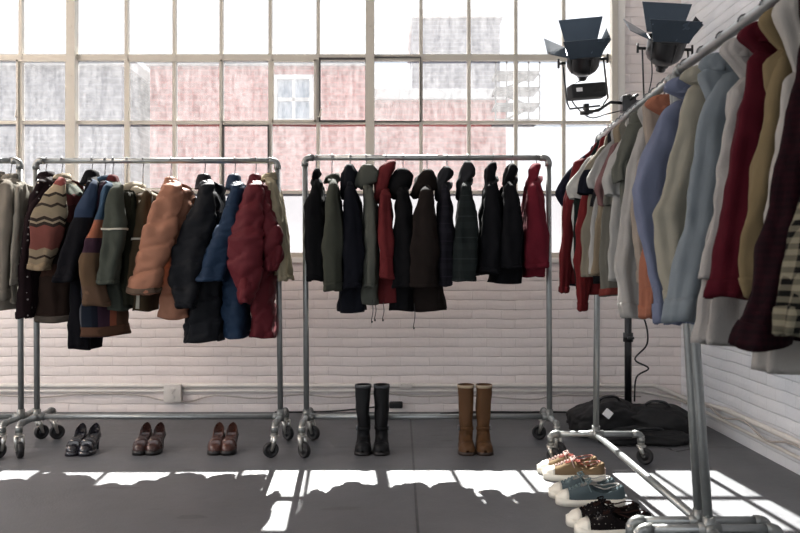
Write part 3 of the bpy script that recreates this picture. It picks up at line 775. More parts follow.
# middle rack
dk = dict(rough=.85, bump=.4)
def mid(label, spec, hx, body, sleeve, **k):
    spec['rack'] = 1; return side_garment(label, G1, spec, hx, body, sleeve, **k)
mid('short black jacket, first on the left of the middle rack', dict(mat=Fb('black_cotton', (24,24,27), **dk), hood=[(169,314,319),(173,312,320),(179,312,316)], cuff=.03, hl=HL('short black jacket')), 316,
    [(176,312,319),(200,308,324),(240,307,324),(277,309,322)], [(182,311,319),(205,304,322),(235,304,324),(281,309,321)])
mid('olive green jacket hanging between two dark ones', dict(mat=Fb('olive_green', (84,87,75), **dk), collar=1, cuff=.05, hem=.05, ds=-.02, hl=HL('olive green jacket')), 332,
    [(174,329,335),(200,326,340),(240,324,342),(286,325,341)], [(182,328,336),(205,324,339),(240,322,342),(291,323,340)])
mid('long navy parka with a small hood bunched at its neck', dict(mat=Fb('navy_cloth', (28,30,40), **dk), hood=[(165,346,353),(173,342,357),(188,340,357),(197,341,347)], cuff=.03, hl=HL('long navy parka')), 350,
    [(174,346,354),(200,343,360),(250,342,363),(312,336,365)], [(186,344,354),(215,342,360),(250,343,363),(288,343,360)], cat='parka', name='parka')
mid('grey-green hooded parka with cords hanging below its hem', dict(mat=Fb('sage_cloth', (106,109,99), **dk), hood=[(165,362,374),(172,357,380),(181,353,378),(187,356,366)], cords=[(372,300,.12),(375,302,.10)], ds=.02, cuff=.02, hl=HL('grey-green hooded parka')), 366,
    [(178,362,372),(205,363,377),(250,362,378),(304,361,380)], [(188,363,373),(215,364,376),(250,365,377),(287,365,376)], cat='parka', name='parka')
mid('dark red hooded jacket with its hood sticking up towards the rail', dict(mat=Fb('brick_red_cloth', (124,38,42), **dk), hood=[(161,388,396),(167,380,395),(180,376,391),(193,373,388),(202,373,382)], cords=[(383,302,.10)], cuff=.03, ds=-.02, hl=HL('dark red hooded jacket')), 386,
    [(182,380,390),(205,378,392),(250,380,395),(303,379,400)], [(192,380,390),(220,378,392),(250,380,393),(279,382,393)])
mid('black hooded coat hanging just right of the red hooded jacket', dict(mat=M['black_cotton'], hood=[(169,397,407),(175,392,413),(188,390,412),(197,391,399)], cuff=.02, hl=HL('black hooded coat')), 403,
    [(180,398,408),(205,395,412),(250,394,414),(311,389,416)], [(190,397,408),(220,394,413),(255,393,414),(288,393,412)], cat='coat', name='overcoat')
mid('dark brown parka with a drooping hood and flared hem', dict(mat=Fb('dark_brown_cloth', (42,34,31), **dk), hood=[(170,422,432),(177,415,438),(188,411,440),(196,410,422)], cords=[(414,303,.14)], ds=-.03, cuff=.02, hl=HL('dark brown parka')), 427,
    [(180,422,431),(205,418,434),(250,414,438),(288,412,442),(311,414,446)], [(188,421,433),(215,415,437),(250,410,439),(287,408,438)], cat='parka', name='parka')
mid('navy plaid jacket with a grey hood beside the dark brown parka', dict(mat=Fb('navy_plaid', (34,33,42), 'plaid', size=.05, c2=(48,46,56), c3=(66,60,74), **dk), hmat=Fb('charcoal_cloth', (52,53,58), **dk), hood=[(167,443,449),(171,440,453),(177,438,452),(182,437,446),(200,436,441)], cuff=.02, hl=HL('navy plaid jacket')), 447,
    [(180,442,449),(205,438,452),(250,439,454),(282,440,452)], [(186,441,449),(215,438,453),(250,438,454),(286,439,451)])
mid('dark green plaid jacket with a dark hood under the rail', dict(mat=Fb('green_plaid', (34,42,42), 'plaid', size=.06, c2=(46,54,54), c3=(62,70,70), **dk), hmat=M['charcoal_cloth'], hood=[(162,464,472),(168,461,476),(176,459,474),(181,458,468),(198,457,462)], cuff=.02, ds=-.02, hl=HL('dark green plaid jacket')), 468,
    [(176,463,471),(205,459,476),(250,456,480),(276,454,478)], [(184,462,471),(212,458,477),(245,455,479),(281,453,476)])
mid('black wool peacoat with upturned collar, between green plaid and another black jacket', dict(mat=Fb('black_wool', (25,26,31), **dk), hood=[(163,490,497),(169,486,498),(185,484,494),(198,484,489)], cuff=.03, hl=HL('black wool peacoat')), 493,
    [(174,489,497),(200,486,502),(240,484,505),(275,480,503)], [(184,487,498),(212,484,502),(245,481,503),(273,478,500)])
mid('black jacket with a wide hem next to the crimson coat', dict(mat=Fb('black_jacket_wool', (22,23,28), **dk), hood=[(164,509,515),(168,506,518),(182,504,513),(190,504,508)], cuff=.02, ds=-.02, pockets=1, hl=HL('black jacket next to the crimson coat')), 512,
    [(174,508,516),(200,504,520),(240,503,524),(283,490,524)], [(184,506,517),(212,504,522),(245,502,523),(268,503,521)])
mid('crimson wool coat at the right end of the middle rack', dict(mat=Fb('crimson_wool', (142,30,52), rough=.9, trans=.05, bump=.4), hood=[(164,533,541),(169,531,541),(177,529,538),(190,527,532)], cuff=.03, bt=.19, hl=HL('crimson wool coat')), 537,
    [(174,533,541),(200,529,545),(240,525,548),(277,525,547)], [(184,531,541),(212,527,546),(245,524,549),(268,525,548)], cat='coat', name='overcoat')

# right-hand racks
wt = dict(trans=.22)
def fr(label, spec, d, body, sleeve, hem=0, g=None, **k): return front_garment(label, g or (G2 if d > 2.8 else G3), spec, d, body, sleeve, hem, **k)
tee = dict(cat='tee shirt', name='tee_shirt')
fr('navy tee shirt, farthest on the rack by the stand', dict(mat=Fb('navy_jersey', (26,28,46)), collar=2, placket=False, hl=HL('navy tee shirt')), 4.12,
   [(160,578),(185,566),(230,564),(286,565)], [(162,576,592),(178,564,590),(192,557,578),(206,563,574)], **tee)
fr('red long-sleeved top with white and navy stripes at its shoulder', dict(mat=Fb('striped_red_jersey', (118,28,34), 'bands', axis='x', lo=-.22, hi=.0, stops=[(0,(118,28,34)),(.25,(225,220,216)),(.33,(30,34,56)),(.45,(118,28,34))]), smat=Fb('red_jersey', (118,28,34)), collar=2, placket=False, cuff=.03, hl=HL('red long-sleeved top')), 4.02,
   [(158,582),(190,572),(230,568),(284,568)], [(162,574,590),(190,566,584),(225,562,576),(260,560,573),(293,560,567)], name='long_sleeved_top', cat='top')
fr('dark green top with white side stripe and white raglan shoulder', dict(mat=Fb('dark_green_jersey', (28,40,38), 'bands', axis='x', lo=-.25, hi=0, stops=[(0,(28,40,38)),(.17,(205,205,200)),(.22,(28,40,38))]), smat=Fb('white_jersey', (226,224,218), **wt), collar=2, placket=False, hl=HL('dark green top')), 3.92,
   [(160,588),(190,577),(230,572),(290,576)], [(158,588,600),(175,576,598),(188,567,596),(199,572,592)], **tee)
fr('red sweatshirt whose sleeve hangs lowest among the far tops', dict(mat=Fb('tomato_jersey', (124,30,32)), collar=2, placket=False, cuff=.04, hl=HL('red sweatshirt')), 3.84,
   [(168,592),(200,584),(240,580),(294,586)], [(170,592,606),(210,580,600),(260,576,592),(311,578,586)], name='sweatshirt', cat='sweatshirt')
fr('khaki tee shirt with navy sleeve ends', dict(mat=Fb('khaki_jersey', (148,140,122)), smat=Fb('khaki_navy_sleeve', (148,140,122), 'bands', lo=-.5, hi=0, stops=[(0,(24,26,40)),(.53,(148,140,122))]), collar=2, placket=False, hl=HL('khaki and navy tee shirt')), 3.74,
   [(150,603),(180,594),(230,583),(276,584)], [(148,600,616),(165,588,612),(182,581,606),(194,578,600)], **tee)
fr('black tee shirt squeezed between khaki and pale grey ones', dict(mat=Fb('black_jersey', (28,28,32)), collar=2, placket=False, hl=HL('black tee shirt')), 3.66,
   [(155,608),(185,600),(230,592),(283,593)], [(155,608,618),(175,596,612),(206,592,606)], **tee)
fr('pale grey tee shirt with a pointed short sleeve', dict(mat=Fb('pale_grey_jersey', (205,204,200), **wt), collar=2, placket=False, hl=HL('pale grey tee shirt')), 3.58,
   [(145,612),(180,600),(220,592),(275,592)], [(144,608,624),(162,594,618),(178,588,610),(189,592,606)], **tee)
fr('mauve tee shirt with a wide sleeve over a tan hem', dict(mat=Fb('tan_jersey', (178,160,132), trans=.25), smat=Fb('mauve_jersey', (138,98,98)), collar=2, placket=False, hl=HL('mauve and tan tee shirt')), 3.50,
   [(145,617),(180,606),(220,594),(275,592)], [(146,612,630),(168,602,626),(190,593,618),(206,600,612)], **tee)
fr('grey-olive tee shirt with a rust hem edge', dict(mat=Fb('grey_olive_jersey', (118,116,106)), collar=2, placket=False, hem=.035, trim=Fb('rust_jersey', (140,58,48)), hl=HL('grey-olive tee shirt')), 3.42,
   [(145,622),(180,612),(220,604),(296,602)], [(150,618,632),(175,606,626),(205,604,618)], **tee)
fr('white tee shirt with frilled short sleeve in front of the mauve one', dict(mat=M['white_jersey'], collar=2, placket=False, fold=.01, hl=HL('white frilled tee shirt')), 3.34,
   [(130,632),(170,618),(220,612),(280,612)], [(135,626,642),(160,610,634),(180,602,628),(195,608,622)], **tee)
fr('olive-grey short-sleeved shirt with angular shoulder', dict(mat=Fb('olive_grey_cotton', (110,112,102)), buttons=4, hl=HL('olive-grey short-sleeved shirt')), 3.2,
   [(92,646),(120,632),(170,622),(225,620),(275,618)], [(96,640,668),(125,628,654),(150,618,642),(168,612,636),(182,616,632)])
fr('long white shirt with a low hanging cuff', dict(mat=Fb('white_cotton', (216,212,206), **wt), buttons=5, cuff=.06, hl=HL('long white shirt')), 3.1,
   [(104,652),(130,644),(170,640),(220,636),(290,630)], [(106,646,668),(130,638,662),(170,628,654),(220,621,648),(270,616,642),(318,624,645)])
fr('pinkish beige shirt beside the long white shirt', dict(mat=Fb('pinkish_beige_cotton', (196,180,164), trans=.15), cuff=.05, hl=HL('pinkish beige shirt')), 3.0,
   [(84,664),(110,658),(160,648),(220,644),(285,646)], [(84,660,682),(110,650,674),(160,640,664),(210,632,658),(255,636,658),(284,642,656)])
fr('salmon orange shirt with only its cuff and collar edge showing', dict(mat=Fb('salmon_cotton', (206,128,96), trans=.15), cuff=.05, hl=HL('salmon orange shirt')), 2.93,
   [(92,670),(120,666),(170,658),(220,652),(290,650)], [(94,664,682),(130,658,676),(180,650,670),(240,644,664),(290,642,662),(318,643,654)])
fr('lavender blue shirt with a plain long sleeve', dict(mat=Fb('lavender_cotton', (140,150,182), trans=.15), cuff=.07, buttons=5, hl=HL('lavender blue shirt')), 2.66,
   [(72,694),(100,684),(150,668),(220,662),(300,666),(324,668)], [(76,684,706),(110,664,694),(150,646,684),(190,635,672),(240,640,674),(290,653,682),(324,656,680)])
fr('cream cotton shirt with a bent elbow, right of the lavender one', dict(mat=Fb('cream_cotton', (194,188,168), trans=.15), cuff=.07, buttons=5, hl=HL('cream cotton shirt')), 2.5,
   [(58,714),(90,704),(140,694),(220,684),(310,684)], [(60,702,732),(90,688,722),(140,676,712),(180,666,704),(215,655,700),(250,660,698),(312,672,700)])
fr('pale blue denim shirt with gathered sleeve and buttoned cuff', dict(mat=Fb('pale_denim', (152,164,172), trans=.1), cuff=.075, buttons=5, hl=HL('pale blue denim shirt')), 2.34,
   [(70,738),(95,730),(140,722),(220,712),(318,706)], [(74,722,752),(100,706,742),(140,697,736),(190,690,732),(250,678,724),(298,670,704),(322,666,696)])
fr('white crinkled shirt whose hem hangs low beside the steel post', dict(mat=Fb('white_crinkle', (214,208,202), trans=.15, bump=.9), wr=.008, fold=.01, hl=HL('white crinkled shirt')), 2.18,
   [(46,752),(80,740),(140,728),(220,712),(300,700),(345,698)], [(50,744,772),(90,732,768),(150,722,760),(220,712,750),(280,704,742)])
fr('burgundy shirt with a straight sleeve', dict(mat=Fb('burgundy_cotton', (92,10,30)), cuff=.05, th=.036, hl=HL('burgundy shirt')), 2.04,
   [(20,770),(60,764),(140,748),(220,738),(300,736)], [(24,760,800),(60,748,790),(110,740,784),(170,731,772),(230,722,762),(298,712,746)])
fr('khaki tan shirt between the two dark red ones', dict(mat=Fb('khaki_cotton', (146,126,88)), cuff=.05, buttons=4, th=.036, hl=HL('khaki tan shirt')), 1.92,
   [(8,796),(60,786),(140,770),(220,758),(295,752)], [(10,790,826),(60,776,818),(130,762,806),(200,748,796),(260,740,788),(298,748,786)])
fr('long off-white shirt whose hem shows lowest at the right edge', dict(mat=Fb('off_white_cotton', (208,202,194), trans=.1), th=.036, hl=HL('long off-white shirt')), 1.83,
   [(10,806),(80,792),(180,770),(280,762),(371,752)], [(10,806,836),(80,788,826),(180,776,816),(280,766,806)])
fr('dark burgundy checked shirt with a broad sleeve end', dict(mat=Fb('burgundy_gingham', (30,10,18), 'gingham', size=.008, c2=(48,12,22), yy=.8), cuff=.06, th=.034, hl=HL('dark burgundy checked shirt')), 1.72,
   [(-5,826),(80,812),(180,796),(280,786),(340,782)], [(0,812,850),(80,798,842),(170,780,828),(250,764,812),(310,746,796),(348,736,784)])
fr('black and cream gingham shirt cut off by the right edge', dict(mat=Fb('black_gingham', (22,22,20), 'gingham', size=.012, c2=(150,142,118), yy=.8), cuff=.06, th=.034, hl=HL('black and cream gingham shirt')), 1.58,
   [(60,856),(120,846),(200,836),(280,820),(344,810)], [(60,840,890),(120,824,876),(190,806,858),(260,790,842),(336,777,822)])

# ------------------------------------------------------------------ shoes
def foot_outline(t, W_):
    """half width at t (0 heel .. 1 toe)"""
    pts = [(0,.30),(.04,.62),(.12,.78),(.3,.76),(.45,.80),(.7,1.0),(.85,.92),(.94,.68),(.985,.40),(1,.16)]
    for (a, va), (b, vb) in zip(pts, pts[1:]):
        if t <= b:
            u = (t-a)/(b-a); u = u*u*(3-2*u) if a > .8 or b < .1 else u
            return (va+(vb-va)*u)*W_/2
    return pts[-1][1]*W_/2
def lerp_pts(pts, t):
    for (a, va), (b, vb) in zip(pts, pts[1:]):
        if t <= b: 
            u = (t-a)/(b-a); u = u*u*(3-2*u); return va+(vb-va)*u
    return pts[-1][1]
TS = [0,.015,.04,.08,.13,.2,.28,.36,.44,.5,.56,.6,.66,.72,.78,.83,.88,.92,.95,.975,.99,1]
def shoe_upper(L, W_, hp, zb, op=(0.04,.5), arc=26, dip=.6, t0=0, t1=1, off=0, low=0, wide=1):
    bm = bmesh.new(); rows = []
    ts = [t for t in TS if t0 <= t <= t1]
    for t in ts:
        w = foot_outline(t, W_)*wide+off; h = lerp_pts(hp, t)+off; b = lerp_pts(zb, t)
        row = []
        for k in range(arc+1):
            ph = PI*k/arc
            y = w*sgnpow(math.cos(ph), .75); z = b + h*sgnpow(math.sin(ph), .8)
            if low: z = max(z, b)
            dph = abs(ph-PI/2)
            if op and op[0] < t < op[1]:
                lim = dip*min(1, math.sin(PI*min(1, (t-op[0])/(op[1]-op[0])))**.4)
                if dph < lim: z = b+.012 if dph < lim*.92 else z
                y *= .86 if dph < lim else 1
            row.append(bm.verts.new(((t-.5)*L, y, z)))
        rows.append(row)
    for i in range(len(rows)-1):
        for k in range(arc): bm.faces.new((rows[i][k], rows[i+1][k], rows[i+1][k+1], rows[i][k+1]))
    for r in (rows[0], rows[-1]): bm.faces.new(r)
    return bm
def sole_mesh(L, W_, zb, th, t0=0, t1=1, grow=.003, ground=False):
    bm = bmesh.new(); up, dn = [], []
    ts = [t for t in TS if t0 <= t <= t1]
    path = [(t, 1) for t in ts] + [(t, -1) for t in ts[::-1]]
    for t, s_ in path:
        w = foot_outline(t, W_)+grow; b = lerp_pts(zb, t); x = (t-.5)*(L+2*grow)
        up.append(bm.verts.new((x, s_*w, b+.001))); dn.append(bm.verts.new((x, s_*w, 0 if ground else b-th)))
    n = len(up)
    for i in range(n): bm.faces.new((up[i], up[(i+1)%n], dn[(i+1)%n], dn[i]))
    h = len(ts)
    for g in (up, dn):
        for i in range(h-1): bm.faces.new((g[i], g[i+1], g[n-2-i], g[n-1-i]))
    return bm
def sneaker(label, loc, rot, um, lm, lining, pr, L=.305, stitch=None):
    t = thing('sneaker', label, 'sneaker', loc, rot, pr)
    W_ = .10; zb = [(0,.03),(1,.026)]
    hp = [(0,.058),(.06,.066),(.16,.06),(.3,.048),(.42,.056),(.52,.072),(.62,.062),(.78,.042),(.9,.032),(1,.012)]
    up = obj('upper', shoe_upper(L, W_, hp, zb, (.05,.50), dip=.95), um, t)
    bm = sole_mesh(L, W_, [(0,.034),(.8,.030),(1,.036)], .03, grow=.005, ground=True); obj('rubber_sole', bm, M['sole_white'], t)
    obj('toe_cap', shoe_upper(L, W_, hp, zb, None, t0=.83, off=.003), M['sole_white'], t)
    bm = bmesh.new()
    for i in range(6):                # crossed laces over the instep
        tt = .53+.05*i; w = foot_outline(tt, W_)*.36; h = lerp_pts(hp, tt)+lerp_pts(zb, tt)
        x = (tt-.5)*L
        tube(bm, smooth_pts([(x, -w, h-.014), (x+.004, -w*.4, h+.001), (x+.008, w*.4, h+.001), (x+.014, w, h-.018)], 3), .0032, 6)
        tube(bm, smooth_pts([(x, w, h-.014), (x+.004, w*.4, h+.003), (x+.008, -w*.4, h+.003), (x+.014, -w, h-.018)], 3), .0032, 6)
    tt = .52; x = (tt-.5)*L; h = lerp_pts(hp, tt)+lerp_pts(zb, tt)
    for s_ in (-1, 1):
        tube(bm, smooth_pts([(x,0,h+.004),(x-.012,s_*.02,h+.014),(x+.01,s_*.036,h+.002),(x+.006,s_*.012,h+.004),(x,0,h+.005)], 4), .003, 6)
        tube(bm, smooth_pts([(x,0,h+.004),(x+.006,s_*.03,h-.004),(x-.004,s_*.05,h-.03)], 4), .0025, 6)
    obj('laces', bm, lm, t)
    bm = bmesh.new(); rows = []
    for i in range(6):
        tt = .40+.05*i; w = .022; h = lerp_pts(hp, tt)+lerp_pts(zb, tt)
        z = h+.006 if i > 1 else h+.018-.004*i
        rows.append([bm.verts.new(((tt-.5)*L, w*q, z-.008*abs(q)**2)) for q in (-1,-.5,0,.5,1)])
    for i in range(5):
        for k in range(4): bm.faces.new((rows[i][k], rows[i+1][k], rows[i+1][k+1], rows[i][k+1]))
    bmesh.ops.solidify(bm, geom=bm.faces[:], thickness=.003); obj('tongue', bm, lining, t)
    bm = bmesh.new(); r = []
    for k in range(24):
        a = 2*PI*k/24; r.append(((-.24+.19*math.cos(a))*L, .030*math.sin(a), .034+lerp_pts(hp, .26+.19*math.cos(a))*.93))
    tube(bm, r + [r[0]], .003, 7, False); obj('collar_binding', bm, lining, t)
    bm = bmesh.new(); box(bm, -L*.5-.006, -L*.5+.002, -.012, .012, .03, .062, .002); obj('heel_tab', bm, lm, t)
    return t
M['sole_white'] = solid('cream_rubber', (226,220,206), .5, g=1, var=.05)
M['sn_tan'] = fabric('tan_canvas', (160,132,96)); M['sn_pink'] = fabric('pink_laces', (232,196,186)); M['sn_coral'] = fabric('coral_stripe_lining', (190,92,74), 'bands', axis='x', lo=-.15, hi=.15, stops=[(0,(206,132,116)),(.2,(228,200,190)),(.24,(190,92,74)),(.3,(228,200,190)),(.34,(190,92,74))])
M['sn_blue'] = fabric('steel_blue_canvas', (108,126,132)); M['sn_bluelace'] = fabric('pale_blue_laces', (150,172,174)); M['sn_white'] = fabric('white_sneaker_lining', (215,212,205))
M['sn_pat'] = fabric('black_dotted_canvas', (38,32,32), 'dots', c2=(190,180,168), scale=75, r=.16); M['sn_black'] = fabric('black_laces', (30,26,28)); M['sn_choc'] = fabric('brown_lining', (74,48,42))
def sp(px, py): 
    d = F*H/(py-HOR); return ((px-400)*d/F, d, 0)
a = sp(574, 479); b = (a[0]-.01, a[1]+.115)
sneaker('tan canvas sneaker with pink laces, nearer one of its pair', a, PI-.12, M['sn_tan'], M['sn_pink'], M['sn_coral'], None)
sneaker('tan canvas sneaker with pink laces, half hidden behind its mate', (b[0], b[1], 0), PI-.08, M['sn_tan'], M['sn_pink'], M['sn_coral'], None)
a = sp(590, 504); b = (a[0]-.01, a[1]+.115)
sneaker('steel blue canvas sneaker, nearer one of the blue pair', a, PI-.08, M['sn_blue'], M['sn_bluelace'], M['sn_white'], None)
sneaker('steel blue canvas sneaker, behind its mate', (b[0], b[1], 0), PI-.04, M['sn_blue'], M['sn_bluelace'], M['sn_white'], None)
a = sp(613, 534); b = (a[0]-.01, a[1]+.115)
sneaker('black patterned sneaker with black laces at the bottom edge, nearer one', a, PI-.04, M['sn_pat'], M['sn_black'], M['sn_choc'], None)
sneaker('black patterned sneaker, farther one of the dark pair', (b[0], b[1], 0), PI-.0, M['sn_pat'], M['sn_black'], M['sn_choc'], None)

def heeled_shoe(label, loc, rot, um, sm, strap):
    t = thing('heeled_shoe', label, 'shoe', loc, rot)
    L, W_ = .215, .088; zb = [(0,.088),(.15,.085),(.4,.06),(.68,.026),(1,.024)]
    hp = [(0,.062),(.08,.062),(.25,.05),(.42,.04),(.55,.055),(.68,.055),(.82,.045),(.93,.034),(1,.012)]
    obj('upper', shoe_upper(L, W_, hp, zb, (.03,.56), dip=1.0), um, t)
    obj('sole', sole_mesh(L, W_, zb, .012), sm, t)
    bm = sole_mesh(L, W_, [(0,.024),(1,.024)], .02, t0=.56, grow=.004, ground=True); obj('platform', bm, sm, t)
    bm = bmesh.new()
    for i in range(8):
        z = .082*(1-i/7); s_ = 1-.25*math.sin(PI*i/14)
        for k in range(16):
            a = 2*PI*k/16; bm.verts.new((-.5*L+.036+.034*s_*math.cos(a)-.003, .032*s_*math.sin(a), z))
    bm.verts.ensure_lookup_table()
    for i in range(7):
        for k in range(16): bm.faces.new([bm.verts[q] for q in (i*16+k, i*16+(k+1)%16, (i+1)*16+(k+1)%16, (i+1)*16+k)])
    bm.faces.new([bm.verts[k] for k in range(16)]); bm.faces.new([bm.verts[7*16+k] for k in range(16)]); obj('heel', bm, sm, t)
    bm = shoe_upper(L, W_, hp, zb, None, t0=.6, t1=.72, off=.004, low=1); obj('instep_strap', bm, strap, t)
    bm = bmesh.new(); box(bm, .03, .045, -.012, .012, .078, .083, .002); obj('bit', bm, M['wire'], t)
    return t
lk = solid('black_leather', (34,32,42), .22, g=1, spec=.8); lb = solid('dark_brown_leather', (74,42,36), .3, g=1, spec=.6); lr = solid('chestnut_leather', (96,54,42), .3, g=1, spec=.6)
ls = solid('dark_shoe_sole', (26,22,22), .5, g=1)
for mat, nm, (x1, x2, yb) in ((lk, 'black', (80, 92, 452)), (lb, 'dark brown', (146, 158, 451)), (lr, 'chestnut brown', (220, 232, 451))):
    for x, w in ((x1-1, 'left'), (x2, 'right')):
        p = sp(x-2, yb); 
        wh = {'black': 'beside the rack foot', 'dark brown': 'of the middle pair', 'chestnut brown': 'near the rack casters'}[nm]
        heeled_shoe('%s leather heeled loafer %s, the %s one of its pair' % (nm, wh, w), p, -PI/2 + .03 + (.05 if w == 'left' else 0), mat, ls if nm != 'black' else lk, mat)

def boot(label, x, yb, um, sm, inner, flip):
    p = sp(x, yb); t = thing('tall_boot', label, 'boot', p, 0)
    L, W_ = .225, .098; zb = [(0,.03),(.3,.026),(.6,.016),(1,.018)]
    hp = [(0,.07),(.12,.09),(.3,.11),(.45,.11),(.55,.09),(.7,.06),(.85,.05),(.95,.038),(1,.014)]
    bm = shoe_upper(L, W_, hp, zb, None); bmesh.ops.transform(bm, matrix=Matrix.Rotation(-PI/2, 4, 'Z') @ Matrix.Translation((0.004,0,0)), verts=bm.verts); obj('foot', bm, um, t)
    bm = sole_mesh(L, W_, zb, .02, grow=.004); bmesh.ops.transform(bm, matrix=Matrix.Rotation(-PI/2, 4, 'Z') @ Matrix.Translation((0.004,0,0)), verts=bm.verts)
    for v in bm.verts: v.co.z = max(v.co.z, 0)
    obj('sole', bm, sm, t)
    bm = box(bmesh.new(), -.034, .034, .035, .10, 0, .032, .006); obj('heel', bm, sm, t)
    Ls = Loft([(0,.0,.395,.047,.052),(0,.002,.36,.046,.051),(0,.004,.25,.043,.049),(0,.012,.15,.036,.044),(0,.02,.10,.037,.05),(0,.015,.06,.04,.06)], pw=2.1, fold=.0015, k=3, seed=x, wr=.0022)
    sh = obj('shaft', Ls.mesh(ns=26, nt=30, opentop=True, closed=True, depth=.2), um, t)
    obj('top_band', Ls.patch(0, 2*PI, 0.002, .05, .002), inner, sh)
    obj('ankle_strap', Ls.patch(0, 2*PI, .74, .80, .004), um, t)
    a = 0 if flip else PI
    q = Ls.P(a, .77, .006); bm = box(bmesh.new(), q.x-.006, q.x+.006, q.y-.02, q.y+.02, q.z-.013, q.z+.013, .003); obj('buckle', bm, M['wire'], t)
    obj('toe_cap', None or (lambda b: (bmesh.ops.transform(b, matrix=Matrix.Rotation(-PI/2, 4, 'Z') @ Matrix.Translation((0.004,0,0)), verts=b.verts), b)[1])(shoe_upper(L, W_, hp, zb, None, t0=.78, off=.0015)), um, t)
    return t
bl = solid('black_boot_leather', (24,24,27), .5, g=1, spec=.2, bump=.3); bt_ = solid('tan_boot_leather', (106,72,42), .6, g=1, spec=.25, bump=.3); inn = solid('boot_lining', (150,134,112), .8, g=1); inb = solid('boot_lining_dark', (70,72,78), .7, g=1)
brs = solid('brown_boot_sole', (58,40,30), .6, g=1)
boot('tall black leather boot, left one of the black pair', 363.5, 451, bl, ls, inb, False)
boot('tall black leather boot, right one of the black pair', 381.5, 451, bl, ls, inb, True)
boot('tall tan leather boot, left one of the tan pair', 466, 451, bt_, brs, inn, False)
boot('tall tan leather boot, right one of the tan pair', 483.5, 451, bt_, brs, inn, True)

# ------------------------------------------------------------------ studio lights
def stage_light(label, C, axis, scale, yoke_down, roll=0):
    """lamp head with four barn doors; C centre of the head, axis its aiming direction"""
    t = thing('stage_light', label, 'studio light', C)
    ax = Vector(axis).normalized(); rgt = Vector((1,0,0)); rgt = (rgt-ax*rgt.dot(ax)).normalized(); bk = ax.cross(rgt)  # bk: away from the camera side
    R = Matrix((rgt, bk, ax)).transposed().to_4x4() @ Matrix.Rotation(roll, 4, 'Z') @ Matrix.Scale(scale, 4)
    def put(name, bm, mat, par=t, sm=True):
        bmesh.ops.transform(bm, matrix=R, verts=bm.verts); o = obj(name, bm, mat, par, sm); return sharp(o, 40) if sm else o
    hd = put('housing', lathe(bmesh.new(), [(0,-.10),(.035,-.10),(.04,-.085),(.055,-.08),(.085,-.055),(.098,-.03),(.1,.0),(.1,.05),(.106,.052),(.106,.062),(.096,.062),(.094,.03),(0,.03)], n=28), M['black'])
    put('lens', lathe(bmesh.new(), [(0,.058),(.05,.054),(.09,.04),(.09,.034),(0,.034)], n=24), M['lens'], hd)
    put('knob', lathe(bmesh.new(), [(0,-.125),(.022,-.125),(.026,-.118),(.026,-.10),(0,-.10)], n=16), M['black'], hd)
    for k in range(5):
        a = PI*2*k/5; bm = tube(bmesh.new(), [(.09*math.cos(a), .09*math.sin(a), -.05), (.106*math.cos(a), .106*math.sin(a), .05)], .006, 6)
        put('cooling_rib', bm, M['black'], hd)
    for k, (ang, out, ln, wd) in enumerate(((PI/2, .42, .16, .15), (-PI/2, .10, .12, .15), (PI, 1.15, .14, .13), (0, .45, .11, .10))):
        bm = bmesh.new(); c, s_ = math.cos(ang), math.sin(ang); tn = Vector((-s_, c, 0)); rd = Vector((c, s_, 0))
        b0 = rd*.100 + Vector((0,0,.062)); dirn = (rd*math.sin(out)+Vector((0,0,1))*math.cos(out))
        nn = dirn.cross(tn)*.0015
        a0, a1 = b0-tn*wd*.62, b0+tn*wd*.62; c0, c1 = b0+dirn*ln-tn*wd*.9, b0+dirn*ln+tn*wd*.9
        vs = [bm.verts.new(p+q) for q in (-nn, nn) for p in (a0, a1, c1, c0)]
        for f in ((0,1,2,3),(4,5,6,7),(0,1,5,4),(1,2,6,5),(2,3,7,6),(3,0,4,7)): bm.faces.new([vs[i] for i in f])
        d_ = put('barn_door', bm, M['inner_door'], t, False)
        bm = tube(bmesh.new(), [b0-tn*.05, b0+tn*.05], .005, 8); put('hinge', bm, M['black'], d_)
    # yoke, hangs to the clamp below
    dn = Vector(yoke_down)
    bm = bmesh.new(); w = .125*scale
    px = rgt*w
    pts = [-px, -px+dn*.85+Vector((.012,0,0)), -px*.8+dn, px*.8+dn, px+dn*.85+Vector((.012,0,0)), px]
    tube(bm, pts, .006, 8); obj('yoke', bm, M['black'], t)
    for s_ in (-1, 1):
        bm = tube(bmesh.new(), [px*s_*.85, px*s_*1.18], .010, 10); tube(bm, [px*s_*1.2+Vector((0,0,-.03)), px*s_*1.2+Vector((0,0,.03))], .008, 8); obj('tilt_handle', bm, M['black'], t)
    return t, dn
C1 = W(583, 61, 5.0); 
t1, dn1 = stage_light('studio lamp with open barn doors in front of the window, left of the two', C1, (-.12,-.62,.80), 1.05, (.02,.0,-.30), roll=-.06)
t = thing('ballast_box', 'black ballast box with a white label under the left studio lamp', 'ballast', C1+Vector((.015,-.03,-.205)))
t.rotation_euler = (0, -.10, .12)
bm = box(bmesh.new(), -.115, .115, -.05, .05, -.046, .046, .010); hb = sharp(obj('housing', bm, M['blackmatte'], t))
obj('label_plate', box(bmesh.new(), -.085, -.045, -.053, -.049, -.006, .018), M['label'], t, False)
bm = bmesh.new(); 
for q in range(6): box(bm, .03+q*.012,   .035+q*.012, -.053, -.049, -.02, .02)
obj('vent_slots', bm, M['rubber'], t, False)
C2 = W(665, 49, 5.05)
t2, dn2 = stage_light('larger studio lamp with barn doors before the corner brick wall, above the shirts', C2, (.03,-.52,.85), 1.2, (-.0,.0,-.42), roll=-.10)
